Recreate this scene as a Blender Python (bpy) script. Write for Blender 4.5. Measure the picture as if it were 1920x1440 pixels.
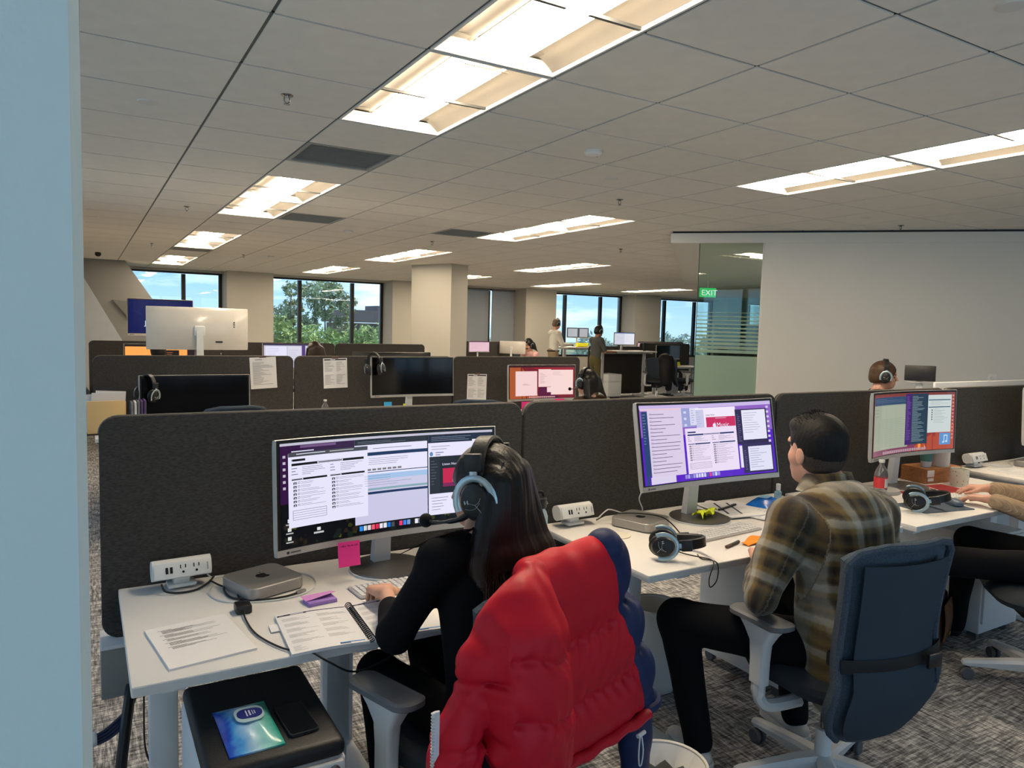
import bpy, bmesh, math, random
import numpy as np
from mathutils import Vector, Matrix
random.seed(7); rng = np.random.default_rng(7)
for o in list(bpy.data.objects): bpy.data.objects.remove(o)
SC = bpy.context.scene; COL = SC.collection
PI = math.pi
# ---------------------------------------------------------------- camera
cd = bpy.data.cameras.new('camera'); cam = bpy.data.objects.new('camera', cd); COL.objects.link(cam)
cd.sensor_fit = 'HORIZONTAL'; cd.sensor_width = 36; cd.lens = 25.658; cd.clip_start = .05; cd.clip_end = 2000
r_, u_, f_ = (0.86267961,-0.50504725,0.02666787), (0.01629851,0.08046423,0.99662424), (0.50548814,0.85933276,-0.07764637)
cam.matrix_world = Matrix(((r_[0],u_[0],-f_[0],0),(r_[1],u_[1],-f_[1],0),(r_[2],u_[2],-f_[2],1.6),(0,0,0,1)))
SC.camera = cam
# ---------------------------------------------------------------- world, exposure
VS = SC.view_settings; VS.view_transform = 'Standard'; VS.look = 'None'; VS.gamma = 1; VS.use_curve_mapping = False; VS.exposure = 0.8
SC.cycles.use_denoising = True
SC.cycles.max_bounces = 7; SC.cycles.diffuse_bounces = 4; SC.cycles.transparent_max_bounces = 12
SC.cycles.use_adaptive_sampling = True; SC.cycles.adaptive_threshold = .05
SC.cycles.sample_clamp_indirect = 6
W = bpy.data.worlds.new('sky'); SC.world = W; W.use_nodes = True
nt = W.node_tree; nt.nodes.clear()
def N(nt, t, **k):
    n = nt.nodes.new(t)
    for a, b in k.items():
        if a.startswith('_'): n.inputs[a[1:].replace('_', ' ')].default_value = b
        else: setattr(n, a, b)
    return n
SKY = 0.85
tc = N(nt, 'ShaderNodeTexCoord'); sx = N(nt, 'ShaderNodeSeparateXYZ'); nt.links.new(tc.outputs['Generated'], sx.inputs[0])
ramp = N(nt, 'ShaderNodeValToRGB'); nt.links.new(sx.outputs['Z'], ramp.inputs[0])
e = ramp.color_ramp.elements; e[0].position = 0.0; e[0].color = (.50,.74,.92,1); e[1].position = .5; e[1].color = (.14,.38,.80,1)
q = ramp.color_ramp.elements.new(.07); q.color = (.27,.56,.90,1)
mp = N(nt, 'ShaderNodeMapping'); mp.inputs['Scale'].default_value = (1,1,5); nt.links.new(tc.outputs['Generated'], mp.inputs[0])
nz = N(nt, 'ShaderNodeTexNoise', _Scale=3.2, _Detail=7.0, _Roughness=.6); nt.links.new(mp.outputs[0], nz.inputs['Vector'])
cr = N(nt, 'ShaderNodeValToRGB'); nt.links.new(nz.outputs['Fac'], cr.inputs[0])
cr.color_ramp.elements[0].position = .50; cr.color_ramp.elements[0].color = (0,0,0,1); cr.color_ramp.elements[1].position = .74; cr.color_ramp.elements[1].color = (.85,.85,.85,1)
mx = N(nt, 'ShaderNodeMixRGB'); mx.inputs[2].default_value = (1.55,1.62,1.68,1)
nt.links.new(cr.outputs[0], mx.inputs[0]); nt.links.new(ramp.outputs[0], mx.inputs[1])
bg = N(nt, 'ShaderNodeBackground', _Strength=SKY); nt.links.new(mx.outputs[0], bg.inputs[0])
wo = N(nt, 'ShaderNodeOutputWorld'); nt.links.new(bg.outputs[0], wo.inputs[0])
# the sun stands high to the right, along the long window fronts, so that no direct beam enters the room
sl = bpy.data.lights.new('sun','SUN'); sl.energy = 3.2; sl.angle = .01; sl.color = (1.,.95,.88); so_ = bpy.data.objects.new('sun',sl); COL.objects.link(so_); so_.rotation_euler = (0.,.75,0.)
LAMP = 20.0            # radiance of the ceiling lamps' lenses
# ---------------------------------------------------------------- materials
MATS = {}
def mat(name, col=(.8,.8,.8), rough=.5, metal=0., spec=.5, emit=None, es=1., var=None, bump=None, alpha=None, trans=0., ior=1.45, coat=0., sheen=0., sss=0.):
    """Principled material; var=(scale,amount,stretch) mottles the colour, bump=(scale,strength,stretch) gives fine relief"""
    if name in MATS: return MATS[name]
    m = bpy.data.materials.new(name); m.use_nodes = True; nt = m.node_tree; b = nt.nodes['Principled BSDF']
    b.inputs['Base Color'].default_value = (*col,1); b.inputs['Roughness'].default_value = rough; b.inputs['Metallic'].default_value = metal
    b.inputs['Specular IOR Level'].default_value = spec; b.inputs['IOR'].default_value = ior
    b.inputs['Transmission Weight'].default_value = trans; b.inputs['Coat Weight'].default_value = coat; b.inputs['Sheen Weight'].default_value = sheen
    if alpha is not None: b.inputs['Alpha'].default_value = alpha
    if sss: b.inputs['Subsurface Weight'].default_value = sss; b.inputs['Subsurface Radius'].default_value = (.01,.004,.002)
    if emit: b.inputs['Emission Color'].default_value = (*emit,1); b.inputs['Emission Strength'].default_value = es
    tcn = N(nt,'ShaderNodeTexCoord')
    def noise(sc, st, det=4.):
        mpn = N(nt,'ShaderNodeMapping'); mpn.inputs['Scale'].default_value = st; nt.links.new(tcn.outputs['Object'], mpn.inputs[0])
        n = N(nt,'ShaderNodeTexNoise', _Scale=sc, _Detail=det); nt.links.new(mpn.outputs[0], n.inputs['Vector']); return n
    v = var or (6., .04)
    n = noise(v[0], v[2] if len(v) > 2 else (1,1,1))
    hv = N(nt,'ShaderNodeMixRGB', blend_type='MULTIPLY'); hv.inputs[0].default_value = 1; hv.inputs[1].default_value = (*col,1)
    mr = N(nt,'ShaderNodeMapRange'); mr.inputs['From Min'].default_value=.3; mr.inputs['From Max'].default_value=.7; mr.inputs['To Min'].default_value = 1-v[1]; mr.inputs['To Max'].default_value = 1+v[1]
    nt.links.new(n.outputs['Fac'], mr.inputs[0]); nt.links.new(mr.outputs[0], hv.inputs[2]); nt.links.new(hv.outputs[0], b.inputs['Base Color'])
    if bump:
        nb = noise(bump[0], bump[2] if len(bump) > 2 else (1,1,1), 3.)
        bn = N(nt,'ShaderNodeBump', _Strength=bump[1]); bn.inputs['Distance'].default_value = .01
        nt.links.new(nb.outputs['Fac'], bn.inputs['Height']); nt.links.new(bn.outputs[0], b.inputs['Normal'])
    MATS[name] = m; return m
def attrmat(name, rough=.5, emit=False, es=1., spec=.4):
    """colour comes from the mesh's own 'col' attribute: flat print, or the pixels of a lit screen"""
    if name in MATS: return MATS[name]
    m = bpy.data.materials.new(name); m.use_nodes = True; nt = m.node_tree; b = nt.nodes['Principled BSDF']
    a = N(nt,'ShaderNodeAttribute', attribute_name='col'); b.inputs['Roughness'].default_value = rough; b.inputs['Specular IOR Level'].default_value = spec
    if emit:
        b.inputs['Base Color'].default_value = (.01,.01,.012,1)
        nt.links.new(a.outputs['Color'], b.inputs['Emission Color']); b.inputs['Emission Strength'].default_value = es
    else: nt.links.new(a.outputs['Color'], b.inputs['Base Color'])
    MATS[name] = m; return m
# ---------------------------------------------------------------- mesh builder
_rb = {}
def rbox_data(sx, sy, sz, r, seg):
    k = (round(sx,5),round(sy,5),round(sz,5),round(r,5),seg)
    if k in _rb: return _rb[k]
    bm = bmesh.new(); bmesh.ops.create_cube(bm, size=1); bmesh.ops.scale(bm, vec=(sx,sy,sz), verts=bm.verts)
    if r > 0: bmesh.ops.bevel(bm, geom=list(bm.edges), offset=r, segments=seg, profile=.5, affect='EDGES', clamp_overlap=True)
    bm.verts.index_update(); d = (np.array([v.co[:] for v in bm.verts]), [[v.index for v in f.verts] for f in bm.faces]); bm.free()
    _rb[k] = d; return d
def rotm(rx=0, ry=0, rz=0):
    return np.array(Matrix.Rotation(rz,3,'Z') @ Matrix.Rotation(ry,3,'Y') @ Matrix.Rotation(rx,3,'X'))
def A(*x): return np.array(x, float)
def smooth_path(P, n=6, closed=False):
    P = [np.array(p,float) for p in P]; L = len(P); out = []
    rngi = range(L if closed else L-1)
    for i in rngi:
        if closed: a,b,c,d = P[(i-1)%L],P[i],P[(i+1)%L],P[(i+2)%L]
        else: a,b,c,d = P[max(i-1,0)],P[i],P[i+1],P[min(i+2,L-1)]
        for k in range(n):
            t = k/n; out.append(.5*((2*b)+(c-a)*t+(2*a-5*b+4*c-d)*t*t+(3*b-a-3*c+d)*t**3))
    if not closed: out.append(P[-1])
    return out
def rrect(w, h, r, seg=4):
    p = []
    for cx,cy,a0 in ((w/2-r,h/2-r,0),(-w/2+r,h/2-r,90),(-w/2+r,-h/2+r,180),(w/2-r,-h/2+r,270)):
        for i in range(seg+1):
            a = math.radians(a0+90*i/seg); p.append((cx+r*math.cos(a), cy+r*math.sin(a)))
    return p
class MB:
    def __init__(s): s.v = []; s.f = []; s.m = []; s.n = 0
    def add(s, vs, fs, mi=0, M=None, t=None):
        vs = np.asarray(vs, float)
        if M is not None: vs = vs @ np.asarray(M).T
        if t is not None: vs = vs + np.asarray(t, float)
        s.v.append(vs); s.f += [[i+s.n for i in f] for f in fs]; s.m += [mi]*len(fs); s.n += len(vs); return s
    def box(s, c, d, r=0, seg=2, M=None, mi=0):
        vs, fs = rbox_data(*d, r, seg); return s.add(vs, fs, mi, M, c)
    def prism(s, poly, z0, z1, M=None, t=None, mi=0, bev=0):
        n = len(poly); P = np.array(poly, float)
        if bev:
            c = P.mean(0); d = P-c; L = np.linalg.norm(d,axis=1)[:,None]; Q = P - d/L*bev
            rings = [(Q,z0),(P,z0+bev),(P,z1-bev),(Q,z1)]
        else: rings = [(P,z0),(P,z1)]
        vs = np.concatenate([np.c_[p, np.full(n,z)] for p,z in rings])
        fs = [[i for i in range(n)][::-1], [n*(len(rings)-1)+i for i in range(n)]]
        for k in range(len(rings)-1): fs += [[k*n+i, k*n+(i+1)%n, (k+1)*n+(i+1)%n, (k+1)*n+i] for i in range(n)]
        return s.add(vs, fs, mi, M, t)
    def loft(s, rings, closed=True, cap=True, mi=0, M=None, t=None):
        n = len(rings[0]); vs = np.concatenate([np.asarray(r,float) for r in rings]); fs = []
        for k in range(len(rings)-1):
            for i in range(n if closed else n-1): j = (i+1)%n; fs.append([k*n+i, k*n+j, (k+1)*n+j, (k+1)*n+i])
        if cap and closed: fs += [list(range(n))[::-1], [n*(len(rings)-1)+i for i in range(n)]]
        return s.add(vs, fs, mi, M, t)
    def lathe(s, prof, n=24, c=(0,0,0), M=None, mi=0, cap=True):
        rings = [[(r*math.cos(2*PI*i/n), r*math.sin(2*PI*i/n), z) for i in range(n)] for r,z in prof]
        return s.loft(rings, True, cap, mi, M, c)
    def tube(s, P, r, n=8, mi=0, sm=0, closed=False, flat=None, cap=True, M=None, t=None):
        if sm: P = smooth_path(P, sm, closed)
        P = [np.array(p,float) for p in P]; L = len(P); up = A(0,0,1); rings = []
        for i in range(L):
            if closed: d = P[(i+1)%L]-P[i-1]
            else: d = P[min(i+1,L-1)]-P[max(i-1,0)]
            d /= np.linalg.norm(d)+1e-12
            a = np.cross(d, up)
            if np.linalg.norm(a) < .2: a = np.cross(d, A(1,0,0)) if i == 0 else pa - d*(pa@d)
            a /= np.linalg.norm(a)
            if i and pa @ a < 0: a = -a
            pa = a; b = np.cross(a, d); rr = r[min(int(i*len(r)/L),len(r)-1)] if isinstance(r,(list,tuple)) else r
            fa, fb = flat or (1,1)
            rings.append([P[i]+rr*(fa*math.cos(2*PI*k/n)*a+fb*math.sin(2*PI*k/n)*b) for k in range(n)])
        if closed: rings.append(rings[0])
        return s.loft(rings, True, cap and not closed, mi, M, t)
    def ball(s, c, r, n=16, m=10, mi=0, M=None):
        rr = np.array(r if isinstance(r,(list,tuple)) else (r,r,r), float); rings = []
        for j in range(1,m):
            a = PI*j/m-PI/2; rings.append([(math.cos(a)*math.cos(2*PI*i/n)*rr[0], math.cos(a)*math.sin(2*PI*i/n)*rr[1], math.sin(a)*rr[2]) for i in range(n)])
        return s.loft(rings, True, True, mi, M, c)
    def sheet(s, fn, nu, nv, mi=0, thick=None):
        """surface fn(u,v) on a grid; thick gives it a back side offset along -normal"""
        G = np.array([[fn(i/nu, j/nv) for i in range(nu+1)] for j in range(nv+1)], float)
        idx = lambda i,j,o=0: o+j*(nu+1)+i; n = (nu+1)*(nv+1)
        fs = [[idx(i,j),idx(i+1,j),idx(i+1,j+1),idx(i,j+1)] for j in range(nv) for i in range(nu)]
        vs = G.reshape(-1,3)
        if thick:
            du = np.gradient(G,axis=1); dv = np.gradient(G,axis=0); nn = np.cross(du,dv); nn /= np.linalg.norm(nn,axis=2)[:,:,None]+1e-12
            vs = np.concatenate([vs, (G-nn*thick).reshape(-1,3)])
            fs += [[idx(i,j,n),idx(i,j+1,n),idx(i+1,j+1,n),idx(i+1,j,n)] for j in range(nv) for i in range(nu)]
            for i in range(nu): fs += [[idx(i,0),idx(i,0,n),idx(i+1,0,n),idx(i+1,0)], [idx(i,nv),idx(i+1,nv),idx(i+1,nv,n),idx(i,nv,n)]]
            for j in range(nv): fs += [[idx(0,j),idx(0,j+1),idx(0,j+1,n),idx(0,j,n)], [idx(nu,j),idx(nu,j,n),idx(nu,j+1,n),idx(nu,j+1)]]
        return s.add(vs, fs, mi)
    def mesh(s, name, mats, smooth=35):
        me = bpy.data.meshes.new(name); V = np.concatenate(s.v) if s.v else np.zeros((0,3))
        me.from_pydata(V.tolist(), [], s.f)
        for m in (mats if isinstance(mats,(list,tuple)) else [mats]): me.materials.append(m)
        if len(s.f): me.polygons.foreach_set('material_index', s.m)
        if smooth and len(s.f):
            me.polygons.foreach_set('use_smooth', [True]*len(me.polygons)); me.set_sharp_from_angle(angle=math.radians(smooth))
        me.update(); return me
def ob(name, mb, mats, parent=None, loc=None, rot=None, smooth=35):
    me = mb.mesh(name, mats, smooth) if isinstance(mb, MB) else mb
    o = bpy.data.objects.new(name, me); COL.objects.link(o)
    if parent is not None: o.parent = parent
    if loc is not None: o.location = loc
    if rot is not None: o.rotation_euler = rot
    return o
def tag(o, label, cat, group=None):
    o['label'] = label; o['category'] = cat
    if group: o['group'] = group
    return o
def thing(name, label, cat, loc=(0,0,0), rz=0, group=None):
    o = bpy.data.objects.new(name, None); COL.objects.link(o); o.empty_display_size = .1
    o.location = loc; o.rotation_euler = (0,0,rz); return tag(o, label, cat, group)
def struct(o): o['kind'] = 'structure'; return o
def kids(o): return [c for c in bpy.data.objects if c.parent is o]
def dup(root, label, loc, rz=0, group=None, skip=()):
    allk = {}
    for c in bpy.data.objects:
        if c.parent is not None: allk.setdefault(c.parent.name, []).append(c)
    def rec(o, par):
        c = o.copy(); COL.objects.link(c)
        if par is not None: c.parent = par
        for ch in allk.get(o.name, []):
            if ch.name.split('.')[0] not in skip: rec(ch, c)
        return c
    r = rec(root, None); r.location = loc; r.rotation_euler = (0,0,rz); r['label'] = label
    if group: r['group'] = group
    elif 'group' in r: del r['group']
    return r
# ---------------------------------------------------------------- smooth blended solids (bodies, cloth, hair) meshed by surface nets
def sd_cone(P, a, b, r0, r1, sq=None):
    a = np.array(a,float); b = np.array(b,float); ab = b-a; Q = P-a
    if sq is not None:
        ax = np.array(sq[0],float); ax /= np.linalg.norm(ax); Q = Q + ((1/sq[1]-1)*(Q@ax))[...,None]*ax
        ab = ab + (1/sq[1]-1)*(ab@ax)*ax
    t = np.clip((Q@ab)/(ab@ab+1e-12),0,1)
    return np.linalg.norm(Q - t[...,None]*ab,axis=-1) - (r0+(r1-r0)*t)
def sd_ell(P, c, r, R=None):
    Q = P-np.array(c,float)
    if R is not None: Q = Q@np.asarray(R)
    r = np.array(r,float); k0 = np.linalg.norm(Q/r,axis=-1); k1 = np.linalg.norm(Q/(r*r),axis=-1)+1e-9
    return k0*(k0-1)/k1
def nets(prims, res, k=.02, disp=None, cuts=()):
    """prims: ('c',a,b,r0,r1[,squash]) or ('e',centre,radii[,R]); smooth union with blend k"""
    los, his = [], []
    _k0 = k
    kk = [p[1] if p[0] == 'k' else k for p in prims]; prims = [p[2] if p[0] == 'k' else p for p in prims]
    while any(p[0] == 'k' for p in prims): prims = [p[2] if p[0] == 'k' else p for p in prims]
    k = max(kk)
    def bb(p):
        if p[0] == 'c':
            m = max(p[3],p[4]); f = max(1., p[5][1]) if len(p) > 5 and p[5] else 1.
            return np.minimum(p[1],p[2])-m*f, np.maximum(p[1],p[2])+m*f
        m = max(p[2]); return np.array(p[1])-m, np.array(p[1])+m
    for p in prims: lo,hi = bb(p); los.append(lo); his.append(hi)
    pad = k+res*3+.012; lo = np.min(los,0)-pad; hi = np.max(his,0)+pad
    dim = np.ceil((hi-lo)/res).astype(int)+1
    D = np.full(dim, .08)
    ax = [lo[i]+np.arange(dim[i])*res for i in range(3)]
    def ev(p, P):
        if p[0] == 'c': return sd_cone(P, p[1],p[2],p[3],p[4], p[5] if len(p) > 5 else None)
        return sd_ell(P, p[1],p[2], p[3] if len(p) > 3 else None)
    def sub(p):
        l,h = bb(p); i0 = np.maximum(((l-pad-lo)/res).astype(int),0); i1 = np.minimum(((h+pad-lo)/res).astype(int)+2,dim)
        sl = tuple(slice(a,b) for a,b in zip(i0,i1))
        return sl, np.stack(np.meshgrid(*[ax[i][sl[i]] for i in range(3)], indexing='ij'),-1)
    for p,kp in sorted(zip(prims,kk), key=lambda a: -a[1]):
        sl,P = sub(p); d = ev(p,P); c = D[sl]; h = np.maximum(kp-np.abs(c-d),0)/kp
        D[sl] = np.minimum(c,d)-h*h*kp*.25
    for p in cuts:
        sl,P = sub(p); D[sl] = np.maximum(D[sl], -ev(p,P))
    if disp is not None:
        near = np.argwhere(np.abs(D) < .04); P = lo+near*res
        D[tuple(near.T)] += disp(P)
    S = D < 0
    X,Y,Z = dim
    cells = np.zeros((X-1,Y-1,Z-1),bool); cnt = np.zeros(cells.shape,np.int8)
    for dx in (0,1):
        for dy in (0,1):
            for dz in (0,1): cnt += S[dx:X-1+dx,dy:Y-1+dy,dz:Z-1+dz]
    cells = (cnt > 0)&(cnt < 8); ci = np.argwhere(cells); idm = np.full(cells.shape,-1,np.int64); idm[tuple(ci.T)] = np.arange(len(ci))
    acc = np.zeros((len(ci),3)); num = np.zeros(len(ci))
    corners = [(a,b,c) for a in (0,1) for b in (0,1) for c in (0,1)]
    for a in corners:
        for axn in range(3):
            if a[axn]: continue
            b = list(a); b[axn] = 1
            va = D[tuple((ci+np.array(a)).T)]; vb = D[tuple((ci+np.array(b)).T)]; m = (va < 0) != (vb < 0)
            t = np.where(m, va/(va-vb+1e-15), 0); p = np.array(a,float)[None]+0*acc; p[:,axn] += t
            acc += np.where(m[:,None],p,0); num += m
    V = lo+(ci+acc/num[:,None])*res
    F = []
    for axn in range(3):
        o1,o2 = (axn+1)%3,(axn+2)%3
        sl0 = [slice(None)]*3; sl1 = [slice(None)]*3; sl0[axn] = slice(0,-1); sl1[axn] = slice(1,None)
        e = np.argwhere(S[tuple(sl0)] != S[tuple(sl1)]); inside = S[tuple(e.T)]
        ok = (e[:,o1] > 0)&(e[:,o2] > 0)&(e[:,o1] < dim[o1]-1)&(e[:,o2] < dim[o2]-1); e = e[ok]; inside = inside[ok]
        q = []
        for d1,d2 in ((1,1),(0,1),(0,0),(1,0)):
            c = e.copy(); c[:,o1] -= d1; c[:,o2] -= d2; q.append(idm[tuple(c.T)])
        q = np.stack(q,1); q[~inside] = q[~inside][:,::-1]; F.append(q)
    return V, np.concatenate(F)
def nmesh(name, V, F, mats, matfn=None, attrs=None, relax=2):
    E = np.concatenate([F[:,[0,1]],F[:,[1,2]],F[:,[2,3]],F[:,[3,0]]]); 
    for _ in range(relax):
        s = np.zeros_like(V); c = np.zeros(len(V))
        np.add.at(s,E[:,0],V[E[:,1]]); np.add.at(c,E[:,0],1); np.add.at(s,E[:,1],V[E[:,0]]); np.add.at(c,E[:,1],1)
        V = .5*V+.5*s/np.maximum(c,1)[:,None]
    me = bpy.data.meshes.new(name); me.vertices.add(len(V)); me.vertices.foreach_set('co',V.ravel())
    me.loops.add(F.size); me.loops.foreach_set('vertex_index',F.ravel().astype(np.int32)); me.polygons.add(len(F))
    me.polygons.foreach_set('loop_start',np.arange(0,F.size,4,dtype=np.int32))
    for m in (mats if isinstance(mats,(list,tuple)) else [mats]): me.materials.append(m)
    if matfn is not None: me.polygons.foreach_set('material_index', matfn(V[F].mean(1)).astype(np.int32))
    me.update(calc_edges=True); me.polygons.foreach_set('use_smooth',[True]*len(F))
    for an, fn in (attrs or {}).items():
        a = me.attributes.new(an,'FLOAT_VECTOR','POINT'); a.data.foreach_set('vector', np.asarray(fn(V),np.float32).ravel())
    me.validate(); me.update(); return me
def blob(name, prims, res, mats, parent=None, k=.02, disp=None, cuts=(), matfn=None, attrs=None, relax=2, loc=None, rot=None):
    V,F = nets(prims,res,k,disp,cuts); return ob(name, nmesh(name,V,F,mats,matfn,attrs,relax), None, parent, loc, rot)
# flat print: rectangles / polygons with their own colours on a mapped surface
def srgb(*c): return tuple((x/255/12.92 if x/255 <= .04045 else ((x/255+.055)/1.055)**2.4) for x in c)
class Print:
    """collects coloured flat shapes in a (u,v) unit frame, v up; fn(u,v,h) maps to 3D"""
    def __init__(s, fn, du=.08, lift=.0003): s.fn = fn; s.v = []; s.f = []; s.c = []; s.du = du; s.lift = lift
    def rect(s, u0, v0, u1, v1, c, l=1):
        n = max(1,int(math.ceil(abs(u1-u0)/s.du))); b = len(s.v)
        for i in range(n+1):
            u = u0+(u1-u0)*i/n; s.v += [s.fn(u,v0,l*s.lift), s.fn(u,v1,l*s.lift)]
        s.f += [[b+2*i,b+2*i+2,b+2*i+3,b+2*i+1] for i in range(n)]; s.c += [c]*n; return s
    def poly(s, pts, c, l=1):
        us = [p[0] for p in pts]; n = int(math.ceil((max(us)-min(us))/s.du))
        if n > 1:                                    # cut into upright slices so that it follows a curved surface
            def clip(P, a, sg):
                out = []
                for p,q in zip(P,P[1:]+P[:1]):
                    ip, iq = sg*(p[0]-a) >= 0, sg*(q[0]-a) >= 0
                    if ip: out.append(p)
                    if ip != iq: t = (a-p[0])/(q[0]-p[0]); out.append((a,p[1]+t*(q[1]-p[1])))
                return out
            lo, st = min(us), (max(us)-min(us))/n
            for i in range(n):
                Pc = clip(list(pts),lo+i*st,1); Pc = clip(Pc,lo+(i+1)*st,-1) if Pc else Pc
                if len(Pc) > 2: b = len(s.v); s.v += [s.fn(u,v,l*s.lift) for u,v in Pc]; s.f.append(list(range(b,b+len(Pc)))); s.c.append(c)
            return s
        b = len(s.v); s.v += [s.fn(u,v,l*s.lift) for u,v in pts]; s.f.append(list(range(b,b+len(pts)))); s.c.append(c); return s
    def lines(s, u0, v0, u1, v1, n, c, l=3, th=.4, lens=None, rag=True):
        """n ragged text-like lines filling the box"""
        dv = (v1-v0)/n
        for i in range(n):
            L = random.uniform(.35,1.) if rag else 1.; v = v1-(i+.5)*dv
            s.rect(u0, v-dv*th/2, u0+(u1-u0)*L, v+dv*th/2, c, l)
        return s
    def build(s, name, m, parent):
        me = bpy.data.meshes.new(name); me.from_pydata([tuple(map(float,p)) for p in s.v],[],s.f); me.materials.append(m)
        a = me.color_attributes.new('col','FLOAT_COLOR','CORNER'); k = 0; buf = []
        for f,c in zip(s.f,s.c): buf += [*c,1.]*len(f)
        a.data.foreach_set('color',buf); me.update(); return ob(name, me, None, parent)
def text_poly(txt, size=1., font=None):
    cu = bpy.data.curves.new('lettering','FONT'); cu.body = txt; cu.size = size; cu.resolution_u = 3
    o = bpy.data.objects.new('lettering',cu); COL.objects.link(o)
    me = bpy.data.meshes.new_from_object(o.evaluated_get(bpy.context.evaluated_depsgraph_get()))
    V = np.array([v.co[:] for v in me.vertices]) if len(me.vertices) else np.zeros((0,3)); F = [list(p.vertices) for p in me.polygons]
    bpy.data.objects.remove(o); bpy.data.curves.remove(cu); bpy.data.meshes.remove(me); return V, F
def put_text(pr, txt, u, v, h, c, l=4, asp=1., rot=0):
    """lettering of cap height h (in v units) with its left end at u; asp = v-size/u-size of the frame"""
    V,F = text_poly(txt); b = len(pr.v); s = h/.7; cr_,sr_ = math.cos(rot),math.sin(rot)
    for x,y,_ in V: pr.v.append(pr.fn(u+(x*cr_-y*sr_)*s*asp, v+(x*sr_+y*cr_)*s, l*pr.lift))
    pr.f += [[i+b for i in f] for f in F]; pr.c += [c]*len(F)
# ================================================================ materials of the place
M_tile = mat('acoustic_tile',(.74,.71,.66),.95,spec=.1,var=(9.,.03),bump=(220.,.06))
M_grid = mat('ceiling_grid_metal',(.13,.13,.125),.6)
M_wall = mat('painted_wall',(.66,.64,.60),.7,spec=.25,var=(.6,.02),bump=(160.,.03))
M_wall_dim = mat('darkened_wall_paint',(.46,.44,.39),.7,spec=.25,var=(.6,.02),bump=(160.,.03))  # wall paint darkened in its colour to offset strong lamplight on column and piers
M_pill = mat('pillar_paint',(.66,.71,.68),.6,spec=.3,var=(1.2,.02),bump=(140.,.10))
M_dark = mat('dark_metal_frame',(.012,.013,.014),.45)
M_conc = mat('grey_brace_paint',(.20,.195,.185),.8,var=(1.5,.06))
M_brace2 = mat('pale_blue_grey_brace',(.42,.46,.50),.7)
M_white = mat('white_plastic',(.72,.71,.69),.45,var=(2.,.02))
M_whitem = mat('white_powder_coat',(.68,.69,.69),.5,var=(3.,.03))
M_grey = mat('grey_plastic',(.16,.165,.175),.5)
M_black = mat('black_plastic',(.010,.010,.011),.4)
M_blackm = mat('matt_black',(.008,.008,.009),.7)
M_lam = mat('white_laminate',(.76,.73,.69),.42,spec=.35,var=(2.5,.015))
M_edge = mat('laminate_edge',(.62,.62,.61),.5)
M_fab = mat('charcoal_panel_fabric',(.060,.056,.052),.95,spec=.12,var=(70.,.25,(1,1,3)),bump=(420.,.25))
M_ptrim = mat('panel_edge_piping',(.15,.14,.125),.6)
M_silver = mat('silver_aluminium',(.52,.51,.50),.38,metal=.9,var=(3.,.03))
M_silverp = mat('silver_plastic',(.46,.45,.43),.42,metal=.25)
M_paper = mat('white_paper',(.76,.75,.75),.8,spec=.2,var=(3.,.015))
M_scr_off = mat('switched_off_screen',(.004,.004,.005),.12,spec=.5)
M_cable_b = mat('black_cable',(.011,.011,.012),.5)
M_cable_w = mat('white_cable',(.66,.66,.65),.5)
M_glow = attrmat('lit_screen_pixels', .16, True, .60, .22)
M_print = attrmat('print_ink', .75)
def glassmat(name, col, refl=.08, rough=0.):
    m = bpy.data.materials.new(name); m.use_nodes = True; nt = m.node_tree; nt.nodes.clear()
    t = N(nt,'ShaderNodeBsdfTransparent'); t.inputs[0].default_value = (*col,1); g = N(nt,'ShaderNodeBsdfGlossy'); g.inputs['Roughness'].default_value = rough
    lw = N(nt,'ShaderNodeLayerWeight'); lw.inputs[0].default_value = .25
    ma = N(nt,'ShaderNodeMath', operation='MULTIPLY_ADD'); ma.inputs[1].default_value = .7; ma.inputs[2].default_value = refl; nt.links.new(lw.outputs['Fresnel'], ma.inputs[0])
    ma.use_clamp = True
    mxs = N(nt,'ShaderNodeMixShader'); o = N(nt,'ShaderNodeOutputMaterial')
    nt.links.new(ma.outputs[0],mxs.inputs[0]); nt.links.new(t.outputs[0],mxs.inputs[1]); nt.links.new(g.outputs[0],mxs.inputs[2]); nt.links.new(mxs.outputs[0],o.inputs[0])
    MATS[name] = m; return m
M_pane = glassmat('window_glass',(.94,.97,.98),.03)
M_green = glassmat('green_partition_glass',(.83,.92,.875),.05)
# carpet
m = bpy.data.materials.new('carpet'); m.use_nodes = True; nt = m.node_tree; b = nt.nodes['Principled BSDF']; b.inputs['Roughness'].default_value = .95; b.inputs['Specular IOR Level'].default_value = .1
tc = N(nt,'ShaderNodeTexCoord')
def cn(scale, st, det, rot=0):
    mp = N(nt,'ShaderNodeMapping'); mp.inputs['Scale'].default_value = st; mp.inputs['Rotation'].default_value = (0,0,rot); nt.links.new(tc.outputs['Object'],mp.inputs[0])
    n = N(nt,'ShaderNodeTexNoise',_Scale=scale,_Detail=det,_Roughness=.75); nt.links.new(mp.outputs[0],n.inputs['Vector']); return n
n1 = cn(26.,(.35,3.,1),6.); n2 = cn(26.,(3.,.35,1),6.); n3 = cn(1.6,(1,1,1),2.)
mxa = N(nt,'ShaderNodeMixRGB'); nt.links.new(n3.outputs['Fac'],mxa.inputs[0]); nt.links.new(n1.outputs['Fac'],mxa.inputs[1]); nt.links.new(n2.outputs['Fac'],mxa.inputs[2])
rp = N(nt,'ShaderNodeValToRGB'); nt.links.new(mxa.outputs[0],rp.inputs[0]); el = rp.color_ramp.elements
el[0].position = .41; el[0].color = (.05,.049,.052,1); el[1].position = .58; el[1].color = (.62,.60,.58,1); k = el.new(.5); k.color = (.24,.235,.235,1)
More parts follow.
